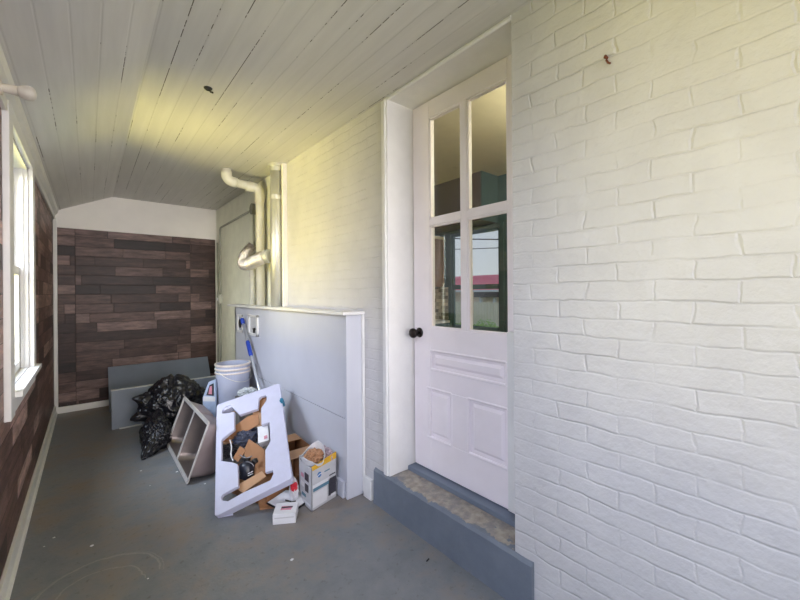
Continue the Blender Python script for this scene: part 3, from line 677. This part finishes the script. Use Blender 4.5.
# ------------------------------------------------------------------ what lies under and behind the foam panel
def ray(u, v): return FW + RT * ((u - 400) / F) + UP * ((HY - v) / F)
NP = Vector((-.5098, -.3187, .7991))
def under(u, v, d):
    """where the photo's line of sight meets a plane d below the foam panel"""
    r_ = ray(u, v); o = FO - NP * d - Vector((0, 0, H)); t_ = o.dot(NP) / r_.dot(NP); return Vector((0, 0, H)) + r_ * t_
cb_ = thing('cardboard_box', 'torn open brown cardboard box under the white foam panel', 'box', (.80, 2.25, 0))
def flap(pts, mat, parent, name='flap', th=.004):
    b = B(); sheet(b, [under(*p) for p in pts], th, NP); return obj(name, b, mat, parent)
flap([(220, 441, .07), (232, 428, .05), (248, 416, .035), (258, 413, .035), (259, 424, .05), (242, 434, .07), (229, 442, .08)], CARD, cb_)
flap([(252.5, 412, .032), (260, 408, .032), (263, 425, .06), (256, 427, .06)], CARDL, cb_)
flap([(257, 392, .03), (268, 391, .03), (263, 411, .03), (257, 411, .03)], CARD, cb_)
flap([(243, 452, .10), (249, 439, .06), (264, 449, .05), (267, 472, .05), (258, 482, .09)], CARD, cb_)
flap([(234, 487, .035), (262, 471, .03), (266, 476, .03), (243, 493, .035)], CARDL, cb_)
flap([(233, 458, .09), (240, 446, .07), (246, 450, .09), (238, 462, .10)], CARD, cb_)
flap([(222, 438, .06), (230, 436, .06), (236, 441, .10), (224, 445, .10)], CARDL, cb_)
b = B()   # box body low under the panel
BMx = Matrix.Translation((.80, 2.22, 0)) @ Matrix.Rotation(.35, 4, 'Z')
for lo, hi in (((-.13, -.17, .002), (.13, .17, .008)), ((-.13, -.17, .002), (-.125, .17, .10)), ((.125, -.17, .002), (.13, .17, .16)), ((-.13, .165, .002), (.13, .17, .13)), ((-.13, -.17, .002), (.13, -.165, .07))): box(b, lo, hi, BMx)
obj('body', b, CARD, cb_)
# black canister
c0 = under(247, 480, .115); c1 = under(247, 459, .045)
ax = (c1 - c0).normalized()
cn = thing('black_canister', 'dark round canister with cap and silver stripe lying in the cardboard', 'canister', c0)
ln = (c1 - c0).length
b = B(); lathe(b, [(0, 0), (.040, 0), (.046, .006), (.047, ln * .65), (.040, ln * .82), (.022, ln * .9), (0, ln * .9)], 24, axisM(c0, ax)); obj('body', b, plain('navy_black_plastic', srgb(38, 42, 54), .3, var=.1), cn, smooth=True)
b = B(); lathe(b, [(0, ln * .9), (.020, ln * .9), (.022, ln * 1.05), (0, ln * 1.06)], 20, axisM(c0, ax)); obj('cap', b, DARK, cn, .002)
b = B(); lathe(b, [(0, -.014), (.013, -.014), (.016, 0), (.013, .014), (0, .014)], 16, axisM(under(255, 461, .03), (.8, -.4, .3))); obj('knob', b, DARK, cn, smooth=True)
b = B()
for k in (0, .014): tube(b, [under(248, 476 - k * 160, .062), under(253, 473.5 - k * 160, .05)], .003, 6)
obj('stripe_mark', b, PAPERW, cn, label='silver stripe mark')
b = B(); tube(b, spline([under(241, 466, .045), under(246, 462, .035), under(251, 463, .03), under(254, 466, .035)], 6), .0025, 8); tube(b, spline([under(240, 455, .04), under(246, 458, .04), under(252, 456, .04)], 5), .003, 8)
obj('handle', b, plain('grey_wire', srgb(150, 150, 156), .4, .5), cn, smooth=True)
# crumpled dark blue plastic
def crumple(name, label, cat, c, rad, mat, seed, amp=.3, sub=4, M=None, floor_=True):
    bm = B(); bmesh.ops.create_icosphere(bm, subdivisions=sub, radius=1)
    for v in bm.verts:
        d = v.co.normalized(); r = 1 + amp * (1 - 2.4 * abs(noise.noise(d * 2.6 + Vector((seed, 0, 0))))) + amp * .5 * noise.noise(d * 7 + Vector((0, seed, 0)))
        q = Vector((d.x * rad[0], d.y * rad[1], d.z * rad[2])) * r
        v.co = (M @ q if M else q) + Vector(c)
        if floor_ and v.co.z < .003: v.co.z = .003
    o = obj(name, bm, mat, None, smooth=False)
    return tag(o, label, cat) if label else o
crumple('plastic_wrap', 'crumpled dark blue plastic in middle of the foam panel cutout', 'plastic wrap', under(248, 437, .11), (.075, .06, .045), plain('blue_black_film', srgb(64, 70, 88), .3, var=.25, scale=30), 4.4)
crumple('plastic_wrap', 'crumpled black plastic in left notch of the foam panel', 'plastic wrap', under(227, 451, .10), (.05, .045, .035), plain('black_film', srgb(40, 40, 46), .3, var=.3, scale=40), 8.4)
b = B(); tube(b, spline([under(230, 440, .03), under(231.5, 447, .03), under(231, 455, .03), under(233, 461, .04)], 6), .0035, 8); tag(obj('cable', b, PAPERW, smooth=True), 'loose white cord hanging across left notch of foam panel', 'cord')
wc = empty('white_carton', under(263, 441, .09)); tag(wc, 'small white carton seen through the right notch of the foam panel', 'carton')
b = B(); sheet(b, [under(257.5, 427, .028), under(268, 424.5, .028), under(269, 440, .035), (under(258, 443, .035))], .05, NP); obj('body', b, PAPERW, wc, .001)
b = B(); sheet(b, [under(264, 436, .026), under(267, 435, .026), under(267, 438, .0275), under(264, 439, .0275)], .002, NP); obj('printed_patch', b, PINKP, wc)

# second carton peeping out to the right
c2 = thing('cardboard_carton', 'brown cardboard carton between foam panel and the printed box', 'box', (1.03, 2.2, 0))
b = B(); M2 = Matrix.Translation((1.0, 2.28, 0)) @ Matrix.Rotation(-.05, 4, 'Z')
for lo, hi in (((-.075, -.13, .001), (.075, .13, .006)), ((-.075, -.13, .001), (-.071, .13, .205)), ((.071, -.13, .001), (.075, .13, .205)), ((-.075, .126, .001), (.075, .13, .205)), ((-.075, -.13, .001), (.075, -.126, .205))): box(b, lo, hi, M2)
obj('body', b, CARD, c2)
b = B(); sheet(b, [M2 @ Vector(p) for p in ((-.075, -.13, .206), (.075, -.13, .206), (.085, -.20, .190), (-.085, -.205, .186))], .004); obj('flap', b, CARDL, c2)
b = B(); sheet(b, [M2 @ Vector(p) for p in ((-.075, .02, .2075), (.075, .02, .2075), (.075, .13, .2075), (-.075, .13, .2075))], .004); obj('flap', b, CARDL, c2)
b = B(); sheet(b, [M2 @ Vector(p) for p in ((-.077, -.12, .206), (-.077, .05, .206), (-.115, .05, .25), (-.12, -.12, .245))], .004); obj('flap', b, CARD, c2)

# loose flattened carton edge under the foam
b = B(); hexa(b, [(.70, 2.01, .002), (.78, 1.97, .002), (.82, 2.08, .002), (.72, 2.11, .002), (.70, 2.01, .012), (.78, 1.97, .014), (.82, 2.08, .03), (.72, 2.11, .03)])
tag(obj('cardboard_scrap', b, CARD), 'flat cardboard scrap on the floor under lower edge of foam panel', 'cardboard')

# ------------------------------------------------------------------ grey printed box with yellow band
A0 = Vector((.906, 1.816, 0)); u1 = Vector((.178, .045, 0)); u2 = Vector((.0, .152, 0)); hb_ = .25
pb = thing('printed_box', 'open grey printed carton with yellow band beside the white half wall', 'box', A0 + (u1 + u2) / 2)
def bp(a, c, z): return A0 + u1 * a + u2 * c + Vector((0, 0, z))
def q3(bm, a0, a1, c0, c1, z0, z1): hexa(bm, [bp(a0, c0, z0), bp(a1, c0, z0), bp(a1, c1, z0), bp(a0, c1, z0), bp(a0, c0, z1), bp(a1, c0, z1), bp(a1, c1, z1), bp(a0, c1, z1)])
b = B(); tk = .03
q3(b, 0, 1, 0, .02, .001, hb_ - .012); q3(b, 0, 1, .98, 1, .001, hb_); q3(b, 0, tk, 0, 1, .001, hb_ - .022); q3(b, 1 - tk, 1, 0, 1, .001, hb_); q3(b, 0, 1, 0, 1, .001, .005)
obj('body', b, PAPERG, pb)
b = B(); hexa(b, [bp(.04, -.006, hb_ - .035), bp(1.0, -.006, hb_ - .028), bp(1.0, .02, hb_ - .028), bp(.04, .02, hb_ - .035), bp(.0, -.006, hb_ - .012), bp(1.0, -.006, hb_ + .008), bp(1.0, .02, hb_ + .008), bp(.0, .02, hb_ - .012)]); obj('yellow_band', b, YELLOW, pb, label='yellow printed top band')
def face(a0, a1, z0, z1, mat, name, th=.008, label=None, ofs=0):
    b = B(); q3(b, a0, a1, -th - ofs, .0, z0, z1); return obj(name, b, mat, pb, label=label)
fn = Vector((u1.y, -u1.x, 0)).normalized()
b = B(); lathe(b, [(0, 0), (.0145, 0), (.0145, .0015), (0, .0015)], 24, axisM(bp(.30, 0, .178), fn)); lg = obj('round_logo', b, BLUEP, pb, label='blue round emblem')
b = B(); tube(b, [bp(.21, -.011, .174), bp(.30, -.011, .180), bp(.39, -.011, .181)], .0022, 6); obj('logo_swoosh', b, PAPERW, lg)
face(.50, .72, .176, .182, TEALP, 'logo_lettering', .006)
face(.04, .70, .118, .136, PAPERW, 'white_strip', .006); face(.06, .68, .100, .118, TEALP, 'teal_strip', .007)
face(.05, .60, .015, .092, PAPERW, 'picture_panel', .006); face(.66, .98, .03, .125, DARKP, 'dark_picture', .006); face(.76, .96, .020, .034, PAPERW, 'caption_strip', .007); face(.70, .95, .140, .146, DARKP, 'caption_line', .006)
def side(c0, c1, z0, z1, mat, name):
    b = B(); q3(b, -.012, .0, c0, c1, z0, z1); return obj(name, b, mat, pb)
side(.22, .52, .145, .185, DARKP, 'side_picture'); side(.25, .50, .085, .125, DARKP, 'side_picture'); side(.45, .75, .05, .065, TEALP, 'side_picture'); side(.12, .7, .02, .03, PAPERW, 'side_caption'); side(.62, .82, .15, .17, PINKP, 'side_picture'); side(.60, .85, .10, .125, PAPERW, 'side_picture')
# things in the printed box
wb_ = thing('white_paper_cup', 'torn white paper bucket sticking out of the printed carton', 'paper bucket', bp(.38, .55, .15))
b = B(); Mw = Matrix.Translation(bp(.42, .62, .15)) @ Matrix.Rotation(.38, 4, 'X') @ Matrix.Rotation(-.25, 4, 'Y')
pr_ = [(.042, 0), (.066, .145), (.063, .145), (.040, .003), (0, .003)]
vs = lathe(b, [(0, 0)] + pr_, 28, Mw)
for v in b.verts:
    lz = (Mw.inverted() @ v.co)
    if lz.z > .1: v.co.z += .022 * math.sin(math.atan2(lz.y, lz.x) * 2 + .6) + .006 * noise.noise(v.co * 60)
obj('cup', b, PAPERW, wb_)
crumple('crumpled_paper', 'crumpled tan paper inside the torn white paper bucket', 'paper', bp(.30, .36, .262), (.036, .036, .026), PAPERT, 3.3, .55, floor_=False)
crumple('plastic_wrap', 'crumpled mauve printed plastic at right in the printed carton', 'plastic wrap', bp(.80, .42, .232), (.022, .055, .038), PURPLEP, 6.2, .35, floor_=False)

# ------------------------------------------------------------------ small boxes and litter in front
sb = thing('small_white_box', 'small white carton on the floor in front of the foam panel', 'box', (.77, 1.87, 0))
P0 = Vector((.704, 1.842, 0)); e1 = Vector((.096, -.060, 0)); e2 = Vector((.055, .088, 0)); zz = .052
def sbp(a, c, z): return P0 + e1 * a + e2 * c + Vector((0, 0, z))
b = B(); hexa(b, [sbp(0, 0, .001), sbp(1, 0, .001), sbp(1, 1, .001), sbp(0, 1, .001), sbp(0, 0, zz), sbp(1, 0, zz), sbp(1, 1, zz), sbp(0, 1, zz)]); obj('body', b, PAPERW, sb, .001)
b = B(); hexa(b, [sbp(.28, .35, zz), sbp(.75, .32, zz), sbp(.80, .62, zz), sbp(.30, .68, zz), sbp(.28, .35, zz + .001), sbp(.75, .32, zz + .001), sbp(.80, .62, zz + .001), sbp(.30, .68, zz + .001)]); obj('printed_picture', b, PINKP, sb)
b = B(); hexa(b, [sbp(.3, .48, zz), sbp(.8, .5, zz), sbp(.8, .6, zz), sbp(.3, .6, zz), sbp(.3, .48, zz + .0016), sbp(.8, .5, zz + .0016), sbp(.8, .6, zz + .0016), sbp(.3, .6, zz + .0016)]); obj('dark_print', b, DARKP, sb)
b = B(); hexa(b, [sbp(.08, -.006, .03), sbp(.92, -.006, .03), sbp(.92, .0, .03), sbp(.08, .0, .03), sbp(.08, -.006, .036), sbp(.92, -.006, .036), sbp(.92, 0, .036), sbp(.08, 0, .036)]); obj('caption_line', b, PAPERG, sb)

ld = thing('plastic_lid', 'white plastic tray with a dark rim lying behind the small white carton', 'lid', (.80, 1.98, 0))  # a loose plastic lid lying flat
lp = [(.735, 2.00), (.775, 1.925), (.85, 1.885), (.905, 1.90), (.915, 1.99), (.86, 2.04)]
b = B(); sheet(b, [Vector((x, y, .012 + (y - 1.885) * .22)) for x, y in lp], .008, Vector((0, 0, 1))); obj('lid', b, PAPERW, ld, .003)
b = B(); tube(b, [Vector((x, y, .006 + (y - 1.885) * .22)) for x, y in lp[:4]], .0055, 8); obj('rim', b, DARK, ld, smooth=True, label='dark rim')
b = B(); tube(b, [(.82, 1.96, .034), (.845, 1.93, .028), (.865, 1.925, .026)], .004, 6); obj('dark_mark', b, DARK, ld)
rw = thing('red_white_packet', 'crumpled red and white packet leaning on side of the printed carton', 'packet', (.89, 1.99, 0))
o = crumple('packet', None, None, (.872, 1.965, .066), (.020, .034, .062), PAPERW, 7.7, .22); o.location -= rw.location; o.parent = rw
o = crumple('red_print', None, None, (.866, 1.945, .098), (.016, .018, .020), REDP, 9.1, .35); o.location -= rw.location; o.parent = rw

# ------------------------------------------------------------------ bucket, pole, packet and film behind
bx_ = thing('support_carton', 'plain cardboard carton under the white bucket', 'box', (.92, 3.30, 0))
b = B(); box(b, (.83, 3.17, .001), (1.06, 3.43, .208)); obj('body', b, CARD, bx_, .001)
bk = thing('bucket', 'white plastic bucket with ringed cream rim before the half wall', 'bucket', (.932, 3.30, .21))
Mb = Matrix.Translation((.932, 3.30, .21)); hB = .375
b = B(); lathe(b, [(0, 0), (.116, 0), (.120, .004), (.133, hB - .085), (.133, hB), (.128, hB), (.127, hB - .085), (.114, .006), (0, .006)], 40, Mb); obj('body', b, BUCKETM, bk, smooth=False, bevel=.001)
b = B()
for z0, z1, r in ((hB - .012, hB + .004, .1405), (hB - .045, hB - .030, .1398), (hB - .075, hB - .062, .139)):
    lathe(b, [(.126 if z0 > hB - .02 else .131, z0), (r, z0), (r + .002, (z0 + z1) / 2), (r, z1), (.126 if z0 > hB - .02 else .131, z1)], 40, Mb)
obj('rim_rings', b, BUCKETR, bk, smooth=False, bevel=.001, label='cream ringed rim')
b = B(); tube(b, [Mb @ Vector((.141 * math.cos(t_), .141 * math.sin(t_), hB - .053 - .09 * math.sin(max(0, min(math.pi, t_ + 2.7))))) for t_ in [(-2.7 + i * 3.14 / 20) for i in range(21)]], .003, 8); obj('bail_handle', b, GALV, bk, smooth=True)

pl_ = thing('extension_pole', 'blue and silver extension pole leaning on the white half wall', 'pole', (1.0, 2.78, 0))
p0 = Vector((1.05, 3.004, .393)); p1 = Vector((1.082, 3.527, .920))
pole0 = Vector((.960, 2.36, 0.0)); d_ = (p1 - p0)
def pp_(k): return p0.lerp(p1, k)
kb = -p0.z / d_.z
start = p0 + d_ * (kb * .9)
b = B(); tube(b, [start, pp_(1.0)], .0115, 14); obj('tube', b, ALU, pl_, smooth=True)
b = B(); tube(b, [pp_(.46), pp_(.49), pp_(.66), pp_(.68)], [.014, .0185, .0185, .014], 14); obj('lock_collar', b, BLUE, pl_, smooth=True, label='blue twist collar')
b = B(); tube(b, [pp_(.95), pp_(1.0), pp_(1.03), pp_(1.04)], [.015, .018, .018, .010], 14); obj('end_cap', b, BLUE, pl_, smooth=True, label='blue end cap')

dp = thing('detergent_carton', 'blue and white printed carton wedged between bin bag and bucket', 'carton', (.76, 3.33, 0))
q0, q1 = Vector((.705, 3.325, 0)), Vector((.785, 3.255, 0)); qn = Vector((.66, .75, 0)) * .025
def qp(a, z, d=0.0): return q0.lerp(q1, a) + Vector((0, 0, z)) - qn * d
b = B(); hexa(b, [qp(0, .001), qp(1, .001), qp(1, .001, -1), qp(0, .001, -1), qp(0, .33), qp(1, .33), qp(1, .33, -1), qp(0, .33, -1)])
hexa(b, [qp(0, .33), qp(1, .33), qp(1, .33, -1), qp(0, .33, -1), qp(.45, .455, -.1), qp(.97, .475, -.1), qp(.97, .475, -.9), qp(.45, .455, -.9)])
obj('body', b, plain('pale_blue_card', srgb(170, 186, 214), .4, var=.12, scale=26), dp)
def patch(name, poly, mat, d):
    b = B(); sheet(b, [qp(a, z, d) for a, z in poly], .012, -qn.normalized()); return obj(name, b, mat, dp)
patch('dark_label', [(.30, .35), (.86, .345), (.84, .445), (.55, .432)], DARKP, .2)
patch('pink_label', [(.48, .36), (.74, .358), (.74, .425), (.58, .42)], PINKP, .32)
patch('white_band', [(.04, .30), (.96, .298), (.95, .335), (.08, .34)], PAPERW, .16)

crumple('plastic_film', 'crumpled clear plastic film behind top edge of the foam panel', 'plastic film', (.965, 3.04, .385), (.06, .045, .03), FILM, 1.7, .35, floor_=False)
b = B(); box(b, (.89, 2.99, .001), (1.02, 3.10, .355)); tag(obj('grey_carton', b, plain('grey_card', srgb(120, 116, 112), .7)), 'plain carton standing behind foam panel under clear film', 'box')

# specks of debris on the floor
for i, (u, v) in enumerate(((49, 441), (141, 471), (177, 472), (150, 486), (54, 538), (92, 546), (44, 547), (205, 484), (292, 560), (148, 579))):
    r_ = ray(u, v); t_ = -H / r_.z; c = Vector((0, 0, H)) + r_ * t_
    bm = B(); bmesh.ops.create_icosphere(bm, subdivisions=1, radius=.0032 + .0018 * (i % 3))
    for vv in bm.verts: vv.co = Vector((vv.co.x * 1.3, vv.co.y, vv.co.z * .35)) * (1 + .3 * noise.noise(vv.co * 300)) + c + Vector((0, 0, .002))
    o = obj('paint_flake', bm, PAPERW); tag(o, 'small white paint flake lying on the grey floor', 'paint flake', 'paint flakes on the grey floor')
r_ = ray(446, 559.5); 
b = B(); cc = Vector((0, 0, H)) + ray(428, 561) * (-H / ray(428, 561).z); tube(b, [cc + Vector((-.008, 0, .003)), cc + Vector((.009, .004, .003))], .003, 6); tag(obj('dark_scrap', b, DARK), 'tiny dark scrap on the floor before the concrete step', 'scrap')

# ------------------------------------------------------------------ kitchen seen through the door glass
KX0, KX1, KYa, KYb, KZ0, KZ1 = XR + WT, 3.6, -.6, 4.6, .18, 2.5
b = B(); box(b, (KX0, KYa, KZ0 - .1), (KX1 + .15, KYb, KZ0)); struct('floor_kitchen', b, WOOD)
b = B(); box(b, (KX0, KYa, KZ1), (KX1 + .15, KYb, KZ1 + .1)); struct('ceiling_kitchen', b, KCEIL)
ky0, ky1, kz0, kz1 = 2.47, 3.21, .725, 1.91
b = B(); box(b, (KX1, KYa, KZ0), (KX1 + .05, ky0, KZ1)); box(b, (KX1, ky1, KZ0), (KX1 + .05, KYb, KZ1)); box(b, (KX1, ky0, KZ0), (KX1 + .05, ky1, kz0)); box(b, (KX1, ky0, kz1), (KX1 + .05, ky1, KZ1)); struct('wall_kitchen_far', b, TEALW)
b = B(); box(b, (KX0, KYb, KZ0), (KX1 + .15, KYb + .1, KZ1)); struct('wall_kitchen_left', b, TEALW)
b = B(); box(b, (KX0, KYa - .1, KZ0), (KX1 + .15, KYa, KZ1)); struct('wall_kitchen_right', b, GABLE)
b = B(); box(b, (KX0 - .005, KYa, ZC), (KX0 + .02, KYb, KZ1)); struct('wall_kitchen_near', b, GABLE)
kw2 = structroot('window_2', (KX1, 2.83, kz0))
b = B(); c_ = .05
for lo, hi in (((KX1 - .02, ky0 - c_, kz0 - c_), (KX1, ky0, kz1 + c_)), ((KX1 - .02, ky1, kz0 - c_), (KX1, ky1 + c_, kz1 + c_)), ((KX1 - .02, ky0, kz1), (KX1, ky1, kz1 + c_)), ((KX1 - .03, ky0 - c_, kz0 - .04), (KX1, ky1 + c_, kz0))): box(b, lo, hi)
struct('casing', b, TEALW, kw2, .002)
b = B()
for lo, hi in (((KX1 + .00, ky0, kz0), (KX1 + .03, ky0 + .03, kz1)), ((KX1 + .00, ky1 - .03, kz0), (KX1 + .03, ky1, kz1)), ((KX1 + .00, ky0, kz1 - .03), (KX1 + .03, ky1, kz1)), ((KX1 + .00, ky0, kz0), (KX1 + .03, ky1, kz0 + .03)), ((KX1 + .00, ky0, 1.205), (KX1 + .03, ky1, 1.262))): box(b, lo, hi)
sa = struct('sash', b, TEALW, kw2)
b = B(); box(b, (KX1 + .013, ky0, kz0), (KX1 + .017, ky1, kz1)); struct('pane', b, GLASS, sa)
b = B(); box(b, (3.30, 2.516, 1.965), (KX1 - .001, KYb, KZ1)); struct('trim_6', b, MAUVE)      # soffit
b = B(); box(b, (3.30, 2.50, 1.965), (KX1 - .001, 2.516, KZ1)); struct('trim_7', b, TEALW)
cab = thing('kitchen_cabinet', 'brown wooden kitchen cabinet seen left of the window through the door glass', 'cabinet', (3.4, 3.85, 1.24))
b = B(); box(b, (3.30, 3.345, 1.24), (KX1 - .002, 4.4, 1.86)); obj('body', b, WOOD, cab, .002)
b = B(); obj('side_panel', (lambda q: (box(q, (3.28, 3.32, 1.24), (3.56, 3.345, 1.86)), q)[1])(B()), plain('striped_brown_wood', srgb(128, 98, 80), .5, var=.45, scale=3, stretch=(9, 9, .2)), cab)
box(b, (3.27, 3.32, 1.86), (3.58, 4.4, 1.895)); obj('side_frame', b, KCEIL, cab, .002)
for y in (3.36, 3.62, 3.88, 4.14):
    b = B(); box(b, (3.282, y, 1.27), (3.30, y + .235, 1.84)); obj('door', b, WOOD, cab, .003)
b = B(); box(b, (KX1 - .012, 3.24, .80), (KX1, 4.5, 1.235)); struct('trim_8', b, mat_mosaic())
ct = thing('kitchen_counter', 'pale kitchen counter below the mosaic tiles behind the door glass', 'counter', (3.4, 3.8, KZ0))
b = B(); box(b, (3.05, 3.235, .775), (KX1 - .013, 4.5, .805)); obj('worktop', b, COUNTER, ct, .003)
b = B(); box(b, (3.10, 3.26, KZ0), (KX1 - .013, 4.5, .775)); obj('base_unit', b, TEALW, ct)
b = B(); box(b, (3.085, 3.29, KZ0 + .1), (3.10, 3.7, .75)); obj('door', b, TEALW, ct, .003)
b = B(); box(b, (3.085, 3.72, KZ0 + .1), (3.10, 4.2, .75)); obj('door', b, TEALW, ct, .003)
l = bpy.data.lights.new('kitchen_fill_light', 'POINT'); l.energy = 52; l.color = (1, .9, .65); l.shadow_soft_size = .12  # unseen point light added to brighten the kitchen, no fixture
o = bpy.data.objects.new('kitchen_fill_light', l); COL.objects.link(o); o.location = (2.4, .9, 2.2)

# ------------------------------------------------------------------ outside the kitchen window
b = B(); box(b, (KX1 + .2, -12, -.15), (40, 30, -.05)); gr = obj('lawn', b, GRASS, kind='structure')
b = B(); box(b, (-14, -12, -.2), (LW - .02, 20, -.1)); obj('lawn', b, GRASS, kind='structure')
hs = thing('red_roof_house', 'beige house with red metal roof beyond the kitchen window', 'house', (14, 11, -.05))
b = B(); box(b, (13, 7.6, -.05), (19, 17, 1.25)); obj('wall', b, SIDING, hs)
b = B(); hexa(b, [(12.6, 7.2, 1.25), (19.4, 7.2, 1.25), (19.4, 17.4, 1.25), (12.6, 17.4, 1.25), (15.8, 7.2, 2.05), (16.2, 7.2, 2.05), (16.2, 17.4, 2.05), (15.8, 17.4, 2.05)]); obj('roof', b, ROOFR, hs)
b = B(); box(b, (12.55, 7.2, 1.17), (12.65, 17.4, 1.26)); obj('fascia', b, PAPERW, hs)
for y in (9.0, 9.7, 11.4):
    b = B(); box(b, (12.7, y, -.05), (12.8, y + .1, 1.2)); obj('post', b, PAPERW, hs)
b = B(); box(b, (12.6, 7.4, .95), (12.95, 10.0, 1.17)); obj('porch_beam', b, DARKP, hs)
fn_ = thing('wooden_fence', 'pale wooden fence in front of the red roofed house', 'fence', (11, 9, -.05))
b = B()
for i in range(60): box(b, (10.99, 5.0 + i * .13, -.05), (11.01, 5.115 + i * .13, .78 + .02 * (i % 2)))
obj('boards', b, FENCEM, fn_)
b = B(); box(b, (11.01, 5, .6), (11.05, 12.8, .68)); obj('top_rail', b, FENCEM, fn_)
def shrub(c, r, seed, label):
    bm = B()
    rnd = random.Random(seed)
    for i in range(900):
        d = Vector((rnd.gauss(0, 1), rnd.gauss(0, 1), rnd.gauss(0, .8))).normalized() * (r * rnd.uniform(.55, 1))
        p = Vector(c) + d; p.z = max(p.z, 0); s_ = r * .09
        a = Vector((rnd.uniform(-1, 1), rnd.uniform(-1, 1), rnd.uniform(-1, 1))).normalized(); e = a.orthogonal().normalized()
        vs = [bm.verts.new(p + a * s_), bm.verts.new(p + e * s_ * .5), bm.verts.new(p - a * s_), bm.verts.new(p - e * s_ * .5)]; bm.faces.new(vs)
    o = obj('shrub', bm, LEAF); tag(o, label, 'shrub', 'shrubs outside the kitchen window')
shrub((7.0, 5.2, .22), .34, 3, 'green shrub at right outside the kitchen window before the fence')
shrub((8.6, 7.1, .1), .26, 5, 'low green shrub at left outside the kitchen window by fence')
for (x, y, hgt, lab) in ((16, 18.0, 5.2, 'grey utility pole left of the red roofed house'), (15, 3.0, 3.6, 'grey utility pole right of the red roofed house')):
    up_ = thing('utility_pole', lab, 'pole', (x, y, -.05), 'utility poles')
    b = B(); tube(b, [(x, y, -.05), (x, y, hgt)], .09, 12); obj('pole', b, FENCEM, up_, smooth=True)
    b = B(); box(b, (x - .05, y - .5, hgt - .35), (x + .05, y + .5, hgt - .25)); obj('crossarm', b, FENCEM, up_)
for k, lab in enumerate(('upper dark overhead wire outside the kitchen window', 'lower thin overhead wire outside the kitchen window')):
    b = B(); tube(b, [(16, 18.0, 4.9 - .9 * k), (15.6, 13, 4.05 - .55 * k), (15.3, 8, 3.4 - .25 * k), (15, 3.0, 3.0 - .12 * k)], .035 - .012 * k, 6); tag(obj('overhead_wire', b, WIREM), lab, 'wire', 'overhead wires')
